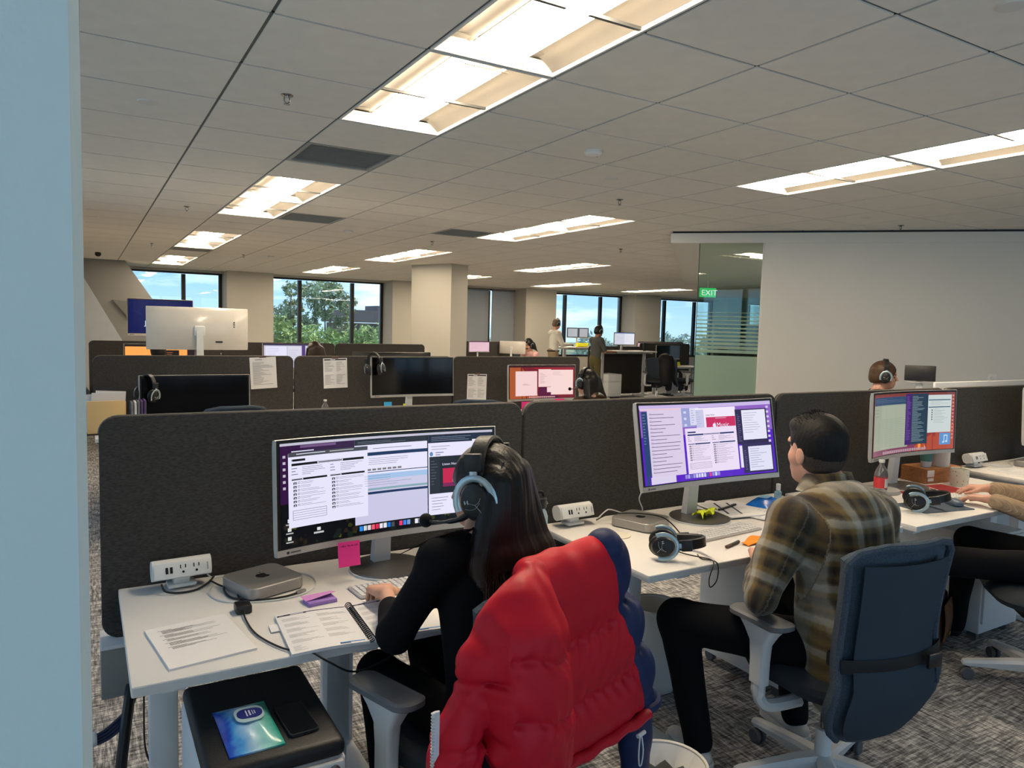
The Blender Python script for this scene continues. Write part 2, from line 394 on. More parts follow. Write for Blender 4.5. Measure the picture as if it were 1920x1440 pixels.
nt.links.new(rp.outputs[0],b.inputs['Base Color']); bn = N(nt,'ShaderNodeBump',_Strength=.4); bn.inputs['Distance'].default_value=.004
nt.links.new(mxa.outputs[0],bn.inputs['Height']); nt.links.new(bn.outputs[0],b.inputs['Normal']); M_carpet = m
# ================================================================ shell of the room
CE = 2.708; TL = .6096; GX, GY = .608, 2.8125
XW, XE, YS, YN = -1.6, 23.5, -1.25, 18.55
struct(ob('floor', MB().box(((XW+XE)/2,(YS+YN)/2,-.1),(XE-XW+.4,YN-YS+.4,.2)), M_carpet))
ceil = struct(ob('ceiling', MB().box(((XW+XE)/2,(YS+YN)/2,CE+.24),(XE-XW+.4,YN-YS+.4,.2)), M_grid))
# lamps sit in the tile grid: columns of two-tile troffers
LC = {1:(-2,0,5,7,12,14,19,21), 6:(-2,0,5,7,12,14,19,21), 11:(12,14,19,21), 16:(19,21), 21:(19,21)}
LAMPC = {(i,j+k) for i in LC for j in LC[i] for k in (0,1)}
VENT = {(1,3),(2,8),(5,8),(1,16)}
tm = MB().box((0,0,.008),(TL-.015,TL-.015,.016)).mesh('ceiling_tile', M_tile, 0)
cells = [(i,j) for i in range(-4,37) for j in range(-12,26) if (i,j) not in LAMPC and (i,j) not in VENT]
def vis(i,j):
    p = Vector((GX+(i+.5)*TL, GY+(j+.5)*TL, CE-1.6)); d = p.dot(Vector(f_))
    if d < .3: return 1e9
    x = p.dot(Vector(r_))/d; y = p.dot(Vector(u_))/d
    if abs(x) > .78 or y > .62: return 1e9
    if p.x > 5.7 and (p.x-5.673)*.703+(p.y-6.204)*.711 > 0 and p.y < p.x+.4: return 1e9   # above the drop ceiling
    return d
cells.sort(key=lambda c: vis(*c)); rest = MB()
for k,(i,j) in enumerate(cells):
    pos = (GX+(i+.5)*TL, GY+(j+.5)*TL, CE)
    if k < 300 and vis(i,j) < 1e8: ob('ceiling_tile', tm, None, ceil, pos)
    else: rest.box((pos[0],pos[1],pos[2]+.008),(TL-.015,TL-.015,.016))
o = ob('ceiling_tiles', rest, M_tile, ceil, smooth=0); o['kind'] = 'stuff'
g = MB()
for i in range(-4,38): g.box((GX+i*TL,(YS+YN)/2,CE+.012),(.016,YN-YS,.012))
for j in range(-12,27): g.box(((XW+XE)/2,GY+j*TL,CE+.0121),(XE-XW,.016,.0122))
ob('ceiling_grid', g, M_grid, ceil, smooth=0)
# return-air grilles: perforated tiles with fine slats
M_vent = mat('grey_grille',(.36,.36,.335),.7,metal=.0,bump=(160.,.5))
for (i,j),lab in zip(sorted(VENT),('grey perforated air grille beside the largest ceiling light','far grey air grille behind the leftmost lamps','grey air grille right of the second pair of lamps','grey air grille left of the lit troffer above the white column')):
    v = thing('air_grille', lab, 'vent', (GX+(i+.5)*TL, GY+(j+.5)*TL, CE), group='ceiling air grilles')
    f = MB()
    for s in (-1,1): f.box((s*(TL/2-.02),0,.008),(.028,TL-.012,.016)); f.box((0,s*(TL/2-.02),.008),(TL-.068,.028,.016))
    ob('frame', f, M_vent, v); ob('backing', MB().box((0,0,.020),(TL-.05,TL-.05,.003)), M_vent, v)
    sm_ = MB().box((0,0,0),(TL-.07,.026,.003),M=rotm(rx=.25)).mesh('slat', M_vent, 0)
    for q in range(18): ob('slat', sm_, None, v, (0,-.265+q*.0312,.010))
# troffer lamps
M_lens = mat('lamp_lens',(.9,.88,.82),.5,emit=(1.,.83,.61),es=LAMP)
M_refl = mat('lamp_reflector',(.25,.225,.19),.6)
M_lfr = mat('lamp_frame',(.75,.74,.71),.5)
w, L = TL-.014, 2*TL-.014
fr = MB()
for s in (-1,1): fr.box((s*(w/2-.006),0,.03),(.012,L,.06)); fr.box((0,s*(L/2-.006),.03),(w-.024,.012,.06))
lens = MB()
def lensf(u,v): a = PI*u; return (-.125*math.cos(a)*1.0, (v-.5)*(L-.13), .052-.046*math.sin(a))
lens.sheet(lensf,12,2,thick=.004)
lens.box((0,L/2-.063,.05),(.24,.004,.03)).box((0,-L/2+.063,.05),(.24,.004,.03))
refl = MB()
for s in (-1,1): refl.sheet((lambda s: lambda u,v: (s*(.125+(w/2-.014-.125)*u), (v-.5)*(L-.026)*(-s), .062+.02*math.sin(PI*u)-.045*u*u))(s),8,1)
refl.box((0,0,.10),(w-.03,L-.03,.004))
for s in (-1,1): refl.box((0,s*(L/2-.035),.07),(w-.03,.045,.004),M=rotm(rx=-s*.6) if 0 else None)
be = MB()
for s in (-1,1): be.box((s*.131,0,.050),(.006,L-.12,.004)); be.box((0,s*(L/2-.060),.004),(.22,.006,.003))
bm2 = be.mesh('basket_edge',mat('basket_edge_tan',(.30,.24,.16),.6),0)
fm, lm, rm = fr.mesh('frame',M_lfr,0), lens.mesh('lens',M_lens), refl.mesh('reflector',M_refl)
cn_ = {1:'leftmost line',6:'second line from the left',11:'third line from the left',16:'fourth line from the left',21:'rightmost line'}
on = ('nearest','second','third','fourth','fifth','sixth','seventh','farthest','first behind the viewer','second behind the viewer')
for i in LC:
    for q,j in enumerate(LC[i]):
        nv_ = [a for a in LC[i] if a > -5]; nm = on[8+(j == -9)] if j < -5 else on[q] if len(nv_) == 8 else ('nearest' if q == 0 else 'farthest' if q == len(nv_)-1 else on[q])
        t = thing('ceiling_light', f'recessed warm white ceiling light, {nm} of the {cn_[i]} of lamps', 'ceiling light', (GX+(i+.5)*TL, GY+(j+1)*TL, CE), group='recessed ceiling lights')
        ob('frame',fm,None,t); ob('lens',lm,None,t); ob('reflector',rm,None,t); ob('basket_edge',bm2,None,t)
# sprinklers and detectors
spm = MB().lathe([(.002,0),(.030,0),(.030,-.003),(.012,-.006),(.010,-.012)],16).tube([(-.012,0,-.01),(-.014,0,-.03),(0,0,-.042)],.003,6).tube([(.012,0,-.01),(.014,0,-.03),(0,0,-.042)],.003,6)
M_chr = mat('chrome',(.25,.25,.25),.2,metal=1.)
def g2(i,j): return (GX+i*TL, GY+j*TL, CE)
def sprinkler(i,j,lab):
    t = thing('sprinkler', lab, 'sprinkler', g2(i,j), group='ceiling sprinklers')
    ob('body', spm, M_chr, t); ob('deflector', MB().lathe([(.001,-.044),(.016,-.044),(.016,-.046),(.001,-.046)],12), M_chr, t)
for (i,j),lab in {(.45,1.55):'chrome sprinkler head left of the nearest large ceiling light',(.49,8.5):'small sprinkler left of the second pair of leftmost lamps',(5.5,3.6):'sprinkler head above the standing workers, near the middle of the ceiling',(.5,15.6):'small far sprinkler left of the third pair of lamps',(5.6,10.2):'sprinkler in front of the white square column',(10.5,2.6):'sprinkler just left above the long white wall',(9.46,8.5):'sprinkler left of the glass partition head',(2.9,17.):'tiny sprinkler above the left pier between windows'}.items(): sprinkler(i,j,lab)
dm = MB().lathe([(.001,0),(.055,0),(.055,-.012),(.045,-.026),(.02,-.034),(.001,-.034)],24)
for (i,j),lab in {(3.53,1.57):'round smoke detector on the tile right of the largest lamp',(3.56,9.7):'round smoke detector far off between the lamp lines',(3.6,16.8):'far round smoke detector above the windows'}.items():
    t = thing('smoke_detector', lab, 'detector', g2(i,j)); ob('body', dm, M_white, t); ob('indicator', MB().ball((.03,0,-.03),.004,8,6), M_grey, t)
sm2 = MB().lathe([(.001,0),(.05,0),(.045,-.006),(.001,-.008)],24)
for (i,j),lab in {(-.5,2.44):'flat round speaker cover in the tile by the blue pillar',(4.53,2.54):'flat round cover behind the smoke detector',(3.39,-2.41):'round cover at the top right corner of the ceiling',(9.38,2.45):'faint round cover above the white wall'}.items(): tag(ob('ceiling_speaker', sm2, M_wall, None, g2(i,j)), lab, 'ceiling speaker')
cmr = MB().ball((0,0,-.03),(.05,.05,.045)).lathe([(.03,0),(.045,0),(.045,-.02),(.03,-.025)],16)
tag(ob('dome_camera', cmr, M_black, None, g2(-.6,19.6)), 'small black dome camera on the far ceiling by the pillar', 'camera')
# pillar beside the camera
pil = MB().prism([(-.85,.75),(-.007,.75),(.0012,.760),(.0016,1.25),(-.85,1.25)],0,CE)
struct(ob('wall_pillar', pil, M_pill, smooth=0))
# outer walls: left and behind the camera, with their window openings
def window_wall(name, axis, fixed, a0, a1, openings, sill, head, thick=.2):
    mb = MB()
    def bx(p0,p1,z0,z1):
        if p1-p0 < .005: return
        c = (p0+p1)/2
        mb.box((c,fixed,(z0+z1)/2) if axis == 'x' else (fixed,c,(z0+z1)/2), (p1-p0,thick,z1-z0) if axis == 'x' else (thick,p1-p0,z1-z0))
    bx(a0,a1,0,sill); bx(a0,a1,head,CE+.05); p = a0
    for o0,o1 in openings: bx(p,o0,sill,head); p = o1
    bx(p,a1,sill,head); return struct(ob(name, mb, M_wall, smooth=0))
def window(n, axis, fixed, o0, o1, sill, head, muls):
    """frame, mullions and one pane per light"""
    def P(a,z): return (a,fixed,z) if axis == 'x' else (fixed,a,z)
    def D(da,dz,t=.09): return (da,t,dz) if axis == 'x' else (t,da,dz)
    f = MB()
    for a in (o0+.035,o1-.035): f.box(P(a,(sill+head)/2),D(.07,head-sill))
    for z in (sill+.03,head-.02): f.box(P((o0+o1)/2,z),D(o1-o0-.14,.06 if z < head-.1 else .04))
    w_ = struct(ob(f'window_{n}', f, M_dark, smooth=0))
    for a in muls: ob('mullion', MB().box(P(a,(sill+head)/2),D(.085,head-sill-.1,.10)), M_dark, w_, smooth=0)
    e = [o0+.07]+list(muls)+[o1-.07]
    for a,b in zip(e[:-1],e[1:]):
        ob('pane', MB().box(P((a+b)/2,(sill+head)/2),D(b-a-.05,head-sill-.1,.008)), M_pane, w_, smooth=0)
    return w_
so = [(-1.35,1.5),(1.75,4.6),(4.85,7.7)]
window_wall('wall_south','x',YS-.1,XW-.2,9.7,so,.06,2.66)
for k,(a,b_) in enumerate(so): window(10+k,'x',YS-.1,a,b_,.06,2.66,(a+1.42,))
lo_ = [(-.75,2.05),(2.3,5.1),(5.35,8.15)]
window_wall('wall_left','y',XW-.1,YS,YN,lo_,.06,2.66)
for k,(a,b_) in enumerate(lo_): window(20+k,'y',XW-.1,a,b_,.06,2.66,(a+1.4,))
for ax_,fx,ops in (('x',YS-.22,so),('y',XW-.22,lo_)):
    for a,b_ in ops:                                   # sampling aids for the daylight in the openings, they emit nothing
        ld = bpy.data.lights.new('window_portal','AREA'); ld.shape = 'RECTANGLE'; ld.size = b_-a; ld.size_y = 2.6; ld.cycles.is_portal = True
        lo2 = bpy.data.objects.new('window_portal',ld); COL.objects.link(lo2); lo2.location = ((a+b_)/2,fx,1.36) if ax_ == 'x' else (fx,(a+b_)/2,1.36)
        lo2.rotation_euler = (-PI/2,0,PI) if ax_ == 'x' else (PI/2,0,-PI/2)
        if ax_ == 'x': lo2.rotation_euler = (PI/2,0,0)
# far window wall: piers, sill wall, lintel
PX = [2.83+3.985*k for k in range(-1,6)]; SILL, HEAD = .75, 2.665
mb = MB()
for p in PX: mb.box((p+.515,18.15,CE/2),(1.03,.9,CE))
mb.box(((XW+XE)/2,18.45,SILL/2),(XE-XW,.3,SILL)); mb.box(((XW+XE)/2,18.36,(CE+HEAD)/2),(XE-XW,.45,CE-HEAD))
struct(ob('wall_north', mb, M_wall_dim, smooth=0))
for k,p in enumerate(PX[:-1]):
    o1 = p+3.985; o0 = p+1.03
    window(k+1,'x',18.42,o0,o1,SILL,HEAD,(o1-2.17,o1-.83))
M_shade = mat('grey_roller_shade',(.30,.32,.34),.9,var=(60.,.06),trans=0.)
nt = M_shade.node_tree; b = nt.nodes['Principled BSDF']; b.inputs['Alpha'].default_value = .86
for a,b_,lab in ((7.90,8.62,'half hidden grey roller shade behind the white column'),(8.70,9.93,'wide grey roller shade drawn down beside the white column'),(10.03,10.78,'narrow grey roller shade drawn down by the right pier')):
    t = thing('roller_shade', lab, 'shade', ((a+b_)/2,18.31,SILL), group='drawn roller shades')
    ob('fabric', MB().box((0,0,(HEAD-SILL)/2),(b_-a,.004,HEAD-SILL-.05)), M_shade, t); ob('hem_bar', MB().box((0,0,.02),(b_-a,.02,.03),.004), M_grey, t); ob('roller', MB().lathe([(.03,-.5*(b_-a)),(.03,.5*(b_-a))],12,M=rotm(ry=PI/2),c=(0,0,HEAD-SILL-.03)), M_grey, t)
struct(ob('wall_east', MB().box((XE+.1,(YS+YN)/2,CE/2),(.2,YN-YS,CE)), M_wall))
# slanted structural braces at the far left
def yprism(poly, y0, y1): return MB().prism([(x,z) for x,z in poly],-y1,-y0,M=rotm(rx=PI/2))
struct(ob('trim_1', yprism([(-.6,CE),(.73,CE),(1.75,1.15),(1.75,0),(.5,0),(.5,1.1),(-.6,2.3)],16.45,17.1), M_conc, smooth=0))
struct(ob('trim_2', yprism([(-.6,2.9),(.03,2.30),(.75,.95),(.75,0),(.2,0),(-.6,1.2)],16.0,16.4), M_brace2, smooth=0))
struct(ob('brace_gap_shade', yprism([(.50,1.93),(.85,1.90),(.80,1.55)],16.38,16.46), M_grid, smooth=0))  # dark-coloured prism standing in for the shaded opening between the braces
# square white column in the middle of the room, turned about 25 degrees
u1 = A(-.40,.917); v1 = A(.917,.40); c0 = A(5.71,11.95)
cp = [c0, c0+v1*.46, c0+v1*.46+u1*.98, c0+u1*.98]
struct(ob('wall_column', MB().prism([tuple(p) for p in cp],0,CE), M_wall_dim, smooth=0))
# diagonal white wall with its drop ceiling and the glass partition
WA = A(5.673,6.204); WD = A(.7108,-.7034); WN = A(.7034,.7108)      # along the wall, and into the room behind
def wp(s,n=0.): p = WA+WD*s+WN*n; return (p[0],p[1])
struct(ob('wall_diagonal', MB().prism([wp(.975),wp(5.6),wp(5.6,.14),wp(.975,.14)],0,2.58), M_wall, smooth=0))
struct(ob('trim_4', MB().prism([wp(-.02,-.012),wp(5.6,-.012),wp(5.6,.2),wp(.0,.2),wp(0,7.4),wp(-.02,7.4)],2.58,CE-.022), M_wall, smooth=0))
struct(ob('trim_5', MB().prism([wp(-.0,.004),wp(5.6,.004),wp(5.6,.03),wp(.02,.03)],CE-.03,CE+.012), M_dark, smooth=0))
struct(ob('ceiling_drop', MB().prism([wp(-.01,.02),wp(5.6,.02),wp(5.6,7.4),wp(-.01,7.4)],2.582,CE-.03), M_wall, smooth=0))
struct(ob('wall_right', MB().prism([(9.65,YS-.2),(9.85,YS-.2),(9.85,2.5),(9.55,2.5)],0,CE), M_wall, smooth=0))
GS0, GS1 = .30, .975
gp = thing('glass_partition', 'green tinted glass partition with frosted stripes left of the white wall', 'partition')
ob('pane', MB().prism([wp(GS0,.05),wp(GS1,.05),wp(GS1,.062),wp(GS0,.062)],0.01,2.58), M_green, gp, smooth=0)
ob('edge_profile', MB().prism([wp(GS0-.008,.046),wp(GS0,.046),wp(GS0,.066),wp(GS0-.008,.066)],0,2.58), mat('dark_glass_edge',(.02,.05,.045),.2), gp, smooth=0)
ob('side_channel', MB().prism([wp(GS1-.012,.035),wp(GS1+.002,.035),wp(GS1+.002,.075),wp(GS1-.012,.075)],0,2.58), M_white, gp, smooth=0)
M_frost = bpy.data.materials.new('frosted_film'); M_frost.use_nodes = True; nt = M_frost.node_tree; nt.nodes.clear()
t_ = N(nt,'ShaderNodeBsdfTranslucent'); t_.inputs[0].default_value = (.55,.70,.60,1); d_ = N(nt,'ShaderNodeBsdfDiffuse'); d_.inputs[0].default_value = (.46,.60,.51,1)
tr_ = N(nt,'ShaderNodeBsdfTransparent'); tr_.inputs[0].default_value = (.8,.95,.88,1)
m1 = N(nt,'ShaderNodeMixShader'); m1.inputs[0].default_value = .55; m2 = N(nt,'ShaderNodeMixShader'); m2.inputs[0].default_value = .06; oo = N(nt,'ShaderNodeOutputMaterial')
nt.links.new(t_.outputs[0],m1.inputs[1]); nt.links.new(d_.outputs[0],m1.inputs[2]); nt.links.new(m1.outputs[0],m2.inputs[1]); nt.links.new(tr_.outputs[0],m2.inputs[2]); nt.links.new(m2.outputs[0],oo.inputs[0])
def film(z0,z1,s0=GS0,s1=GS1-.012): ob('film_band', MB().prism([wp(s0,.046),wp(s1,.046),wp(s1,.049),wp(s0,.049)],z0,z1), M_frost, gp, smooth=0)
film(.02,1.345)
for k in range(11):
    z = 1.375+.0445*k; film(z, z+.034-.0029*k)
# second pane standing behind, dark board added to darken the film gaps
gp2 = thing('inner_partition', 'inner glass panel with an added dark backing, seen through the partition', 'partition')
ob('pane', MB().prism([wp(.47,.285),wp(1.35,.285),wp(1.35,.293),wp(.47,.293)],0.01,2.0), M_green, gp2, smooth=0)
ob('added_backing', MB().prism([wp(.50,.30),wp(1.30,.30),wp(1.30,.33),wp(.50,.33)],.02,1.70), M_dark, gp2, smooth=0)
# the lobby behind the glass
M_yel = mat('ochre_lobby_wall',(.52,.43,.22),.8)
struct(ob('wall_lobby', MB().prism([wp(3.1,6.0),wp(6.5,6.0),wp(6.5,6.2),wp(3.1,6.2)],0,2.58), M_yel, smooth=0))
struct(ob('wall_lobby_back', MB().prism([wp(5.6,.2),wp(5.75,.2),wp(5.75,7.4),wp(5.6,7.4)],0,2.58), M_wall, smooth=0))
for q,(s,n) in enumerate(((1.45,1.1),(1.85,2.9),(2.35,4.6),(2.2,5.6))):
    t = thing('downlight', ('nearest round downlight seen through the glass partition','second round downlight behind the glass','third small downlight behind the glass','farthest small downlight behind the glass')[q], 'ceiling light', (*wp(s,n),2.58), group='lobby downlights')
    ob('trim_ring', MB().lathe([(.06,0),(.085,0),(.085,-.006),(.06,-.008)],24,cap=False), M_white, t); ob('lens', MB().lathe([(.001,-.002),(.062,-.002),(.062,-.004),(.001,-.004)],24), mat('downlight_lens',(.9,.9,.9),.5,emit=(1,.9,.75),es=10.), t)
t = thing('lobby_light','long recessed lobby light seen through the glass partition','ceiling light',(*wp(1.55,1.9),2.578),.0)
ob('lens', MB().box((0,0,-.006),(1.5,.28,.01)), mat('lobby_lens',(.9,.9,.88),.5,emit=(1,.93,.82),es=11.), t); ob('frame', MB().box((0,0,-.003),(1.55,.33,.006)), M_lfr, t)
t = thing('exit_sign','green illuminated EXIT sign seen through the glass','sign',(*wp(.45,5.6),2.33),-.55)
ob('hanger', MB().box((0,0,.16),(.02,.01,.13)), M_white, t); ob('housing', MB().box((0,0,0),(.30,.03,.17),.006), mat('exit_green',(.02,.25,.07),.5,emit=(.05,.55,.15),es=.55), t)
pr = Print(lambda u,v,l: (u-.17,-.016-l,v-.1),du=1); put_text(pr,'EXIT',.05,.05,.10,(1.,1.,.9)); pr.build('lettering',M_glow,t)

for q,(s_,n_) in enumerate(((3.2,2.4),(3.2,4.8))):     # two unseen lamps added to brighten the lobby, hidden behind the wall
    t = thing('lobby_light',('added unseen lobby lamp behind the white wall, near one','added unseen lobby lamp behind the white wall, far one')[q],'ceiling light',(*wp(s_,n_),2.578))
    ob('lens', MB().box((0,0,-.006),(1.2,.55,.01)), mat('lobby_lens'), t); ob('frame', MB().box((0,0,-.003),(1.25,.6,.006)), M_lfr, t)
# ================================================================ privacy screens between the desk rows
def panel(x0, x1, y, label, z0=.565, z1=1.285, r=.055, group='fabric desk dividers'):
    t = thing('desk_divider', label, 'divider', ((x0+x1)/2,y,0), group=group); w = x1-x0-.012; h = z1-z0
    P = rrect(w,h,r,6); Mx = rotm(rx=PI/2)
    ob('fabric_panel', MB().prism(P,-.0175,.0175,M=Mx,t=(0,0,(z0+z1)/2),bev=.004), M_fab, t)
    top = [(a*1.0008,0,b*1.0012+(z0+z1)/2) for a,b in P if b > -.1]
    i0 = max(range(len(top)), key=lambda i: (top[i][0]>0, -top[i][2])); top = sorted(top, key=lambda p: math.atan2(p[2]-(z0+z1)/2+.2, p[0]))
    ob('edge_piping', MB().tube(top,.0032,6), M_ptrim, t)
    for s in (-1,1): ob('bracket', MB().box((s*(w/2-.25),0,z0-.03),(.05,.03,.07),.004), M_whitem, t)
    return t
R1, R2, R3 = 2.62, 6.72, 10.82
panel(.03,1.592,R1,'nearest charcoal fabric divider behind the long-haired worker\'s monitor')
panel(1.592,3.16,R1,'charcoal fabric divider behind the purple monitor')
panel(3.16,4.743,R1,'charcoal fabric divider behind the plaid-shirted man\'s head')
panel(4.743,6.3,R1,'charcoal fabric divider at the right edge of the picture')
panel(.055,1.645,R2,'second-row charcoal divider at the left, with a paper on it')
panel(1.645,3.24,R2,'second-row charcoal divider behind the middle blank monitor')
panel(3.24,4.83,R2,'second-row charcoal divider behind the red monitor')
panel(.05,1.65,R3,'far-row charcoal divider behind the orange screen')
panel(1.65,3.26,R3,'far-row charcoal divider behind the white screen')
panel(3.26,4.72,R3,'far-row charcoal divider left of the white column')
# cable trays under the dividers
for x0,x1,y,lab in ((.03,1.58,R1,'grey sheet metal cable tray under the nearest divider'),):
    t = thing('cable_tray', lab, 'cable tray', ((x0+x1)/2,y,0))
    ob('tray', MB().box((0,0,.475),(x1-x0,.13,.17),.004), mat('grey_sheet_metal',(.25,.25,.24),.5), t); ob('lip', MB().box((0,-.005,.561),(x1-x0,.15,.012),.003), M_whitem, t)
    ob('post', MB().box((0,0,.195),(.10,.09,.39),.004), M_whitem, t); ob('foot', MB().box((0,0,.015),(.10,.5,.03),.006), M_whitem, t)
# ================================================================ desks
def desk(label, x0, x1, y0, y1, z, legs=None, cat='desk', group='white sit-stand desks', name='desk'):
    cx, cy = (x0+x1)/2,(y0+y1)/2; t = thing(name, label, cat, (cx,cy,0), group=group)
    w, d = x1-x0, y1-y0
    tp = ob('desktop', MB().box((0,0,z-.014),(w,d,.028),.004,2), M_lam, t)
    ob('edge_band', MB().box((0,-d/2+.0004,z-.014),(w-.008,.0022,.021)), M_edge, tp)
    for lx in (legs or (-w/2+.11,w/2-.11)):
        l = ob('leg', MB().box((lx,.0,z/2+.11),(.075,.055,z-.30),.006), M_whitem, t)
        ob('inner_column', MB().box((lx,.0,.16),(.062,.044,.26),.004), M_whitem, l)
        ob('foot', MB().box((lx,0,.02),(.075,d-.08,.034),.008), M_whitem, l)
        ob('top_bracket', MB().box((lx,0,z-.045),(.06,d-.12,.03),.003), M_whitem, l)
    ob('crossbeam', MB().box((0,.03,z-.055),(w-.2,.05,.04),.004), M_whitem, t)
    return t
D1Z, D2Z, D3Z, D4Z = .73,.755,.745,.77
desk('nearest white desk with the spiral-bound manual and sheet of notes', .083,1.585,1.87,2.595,D1Z,legs=(-.654,-.15,.61))
desk('white desk under the purple monitor', 1.672,3.16,1.875,2.595,D2Z,legs=(-.52,.6))
desk('white desk with the red mouse mat and speckled mug', 3.255,4.74,1.87,2.595,D3Z)
desk('slightly raised white desk at the right edge of the picture', 4.85,6.3,1.87,2.595,D4Z)
desk('second-row white desk with the file folders', .06,1.62,5.97,6.69,.72)
desk('second-row white desk with the water bottle', 1.68,3.2,5.97,6.69,.72)
desk('second-row white desk under the red monitor', 3.28,4.8,5.97,6.69,.72)
desk('raised white desk carrying the monitor seen from behind', .1,1.6,6.76,7.46,1.08)
desk('far-side white desk behind the second divider row', 1.68,3.2,6.76,7.46,.72)
desk('far white desk below the orange screen', .1,1.62,10.08,10.79,.72)
desk('far white desk below the white screen', 1.68,3.22,10.08,10.79,.72)
desk('far raised white desk under the dark blue screen', .2,1.7,10.95,11.6,1.12)
t = thing('white_board','white board standing behind the right-edge divider, its top showing','board',(5.56,2.70,0)); ob('panel', MB().box((0,0,.66),(1.55,.02,1.31),.004), M_white, t); ob('foot', MB().box((0,.02,.01),(1.2,.12,.02),.004), M_whitem, t)
# ================================================================ ultrawide curved monitors
MW, MH, MR = .84, .375, 1.7
def marc(x, off=0.): a = x/MR; return (math.sin(a)*(MR-off)+0., -MR*(1-math.cos(a))-0+ (MR-(MR-off))*0 - off*math.cos(a)) if off else (MR*math.sin(a), -MR*(1-math.cos(a)))
def msurf(x, z, off): a = x/MR; return (math.sin(a)*(MR-off), -MR*(1-math.cos(a))-off*math.cos(a), z)     # off>0 towards the viewer
def housing():
    mb = MB(); n = 14; rings = []
    for i in range(n+1):
        x = -MW/2+MW*i/n; e = min(1.,(i if i < n/2 else n-i)/2.+.25)
        f0, b0 = 0.0, -.012-.016*e
        rings.append([msurf(x,-MH/2,f0),msurf(x,-MH/2+.003,f0+.003),msurf(x,MH/2-.003,f0+.003),msurf(x,MH/2,f0),msurf(x,MH/2-.002,-.012),msurf(x,MH/2-.03,b0),msurf(x,-MH/2+.03,b0),msurf(x,-MH/2+.002,-.012)])
    return mb.loft(rings,True,True)
def strip(z0,z1,off,mx=MW-.008,n=12):
    mb = MB(); return mb.sheet(lambda u,v: msurf((u-.5)*mx, z0+(z1-z0)*v, off),n,1,thick=.001)
MESH_house = {}
def monitor(label, loc, rz, ztop, tilt=0., scr=None, back=M_silverp, group=None, base=True, neck_x=0., chin=.022, name='monitor', H=MH, dockz=0.):
    """loc = foot of the stand on the desk; ztop = height of the top edge; screen faces local -Y"""
    t = thing(name, label, 'monitor', loc, rz, group); zc = ztop-loc[2]-MH/2
    mb = housing(); Mt = rotm(rx=-tilt)
    def T(o): o.location = (0,0,zc); o.rotation_euler = (-tilt,0,0); return o
    hs = T(ob('housing', mb, back, t))
    bz = ob('bezel', strip(-MH/2+chin,MH/2-.002,.0042), M_black, hs); ob('chin', strip(-MH/2+.001,-MH/2+chin,.0050,MW-.002), M_silverp, hs)
    W_, z0, z1 = MW-.028, -MH/2+chin+.004, MH/2-.013
    fn = lambda u,v,l: msurf((u-.5)*W_, z0+(z1-z0)*v, .0056+l)
    if scr is None: ob('screen', MB().sheet(lambda u,v: fn(u,v,0),12,1), M_scr_off, hs)
    else:
        p = Print(fn); scr(p); p.build('screen', M_glow, hs)
    lg = Print(lambda u,v,l: msurf((u-.5)*MW, -MH/2+v*.022, .0066+l)); lg.poly([(.045+.006*math.cos(a*PI/5),.5+.22*math.sin(a*PI/5)) for a in range(10)],(.03,.03,.035)); lg.rect(.056,.38,.10,.60,(.12,.12,.12)); lg.build('logo',M_print,hs)
    if base:
        nk = ob('neck', MB().loft([[(s*.032,a,z) for s,a in ((-1,.05),(1,.05),(1,.085),(-1,.085))] if z < .03 else [(s*.026,a,z) for s,a in ((-1,.03),(1,.03),(1,.055),(-1,.055))] for z in (.012,zc-.02)],True,True), M_whitem, t)
        ob('hinge', MB().box((0,.03,zc-.02),(.09,.03,.09),.008), M_whitem, nk)
        b = ob('base', MB().lathe([(.001,.0),(.134,.0),(.137,.004),(.134,.013),(.001,.0135)],40,c=(0,-.0,0)), mat('brushed_grey_base',(.20,.19,.18),.35,metal=.7), t)
        ob('base_ring', MB().lathe([(.132,0),(.1385,0),(.1385,.007),(.132,.009)],40,cap=False), M_whitem, b)
    return t
def apple(pr, u, v, s, c, asp=1., l=4):
    pts = []
    for k in range(36):
        a = 2*PI*k/36+PI/2; r = .46*(1-.10*abs(math.sin(a))*(math.sin(a) < 0)+.03*math.cos(2*a)); x = r*math.cos(a)*.93; y = r*math.sin(a)
        if math.cos(a) > .75 and abs(y-.08) < .26: x -= .17*math.cos((y-.08)/.26*PI/2)
        if abs(x) < .14: y -= .07*(1-abs(x)/.14)*(1 if y > 0 else -.7)
        pts.append((u+x*s*asp, v+y*s))
    pr.poly(pts,c,l); pr.poly([(u+(.02+x)*s*asp,v+(.48+y)*s) for x,y in ((0,0),(.05,.12),(.19,.2),(.15,.07))],c,l)
WHT, LAV, GRYT, NAV, BLK = srgb(226,224,246), srgb(198,196,224), srgb(90,90,110), srgb(22,48,86), srgb(10,10,14)
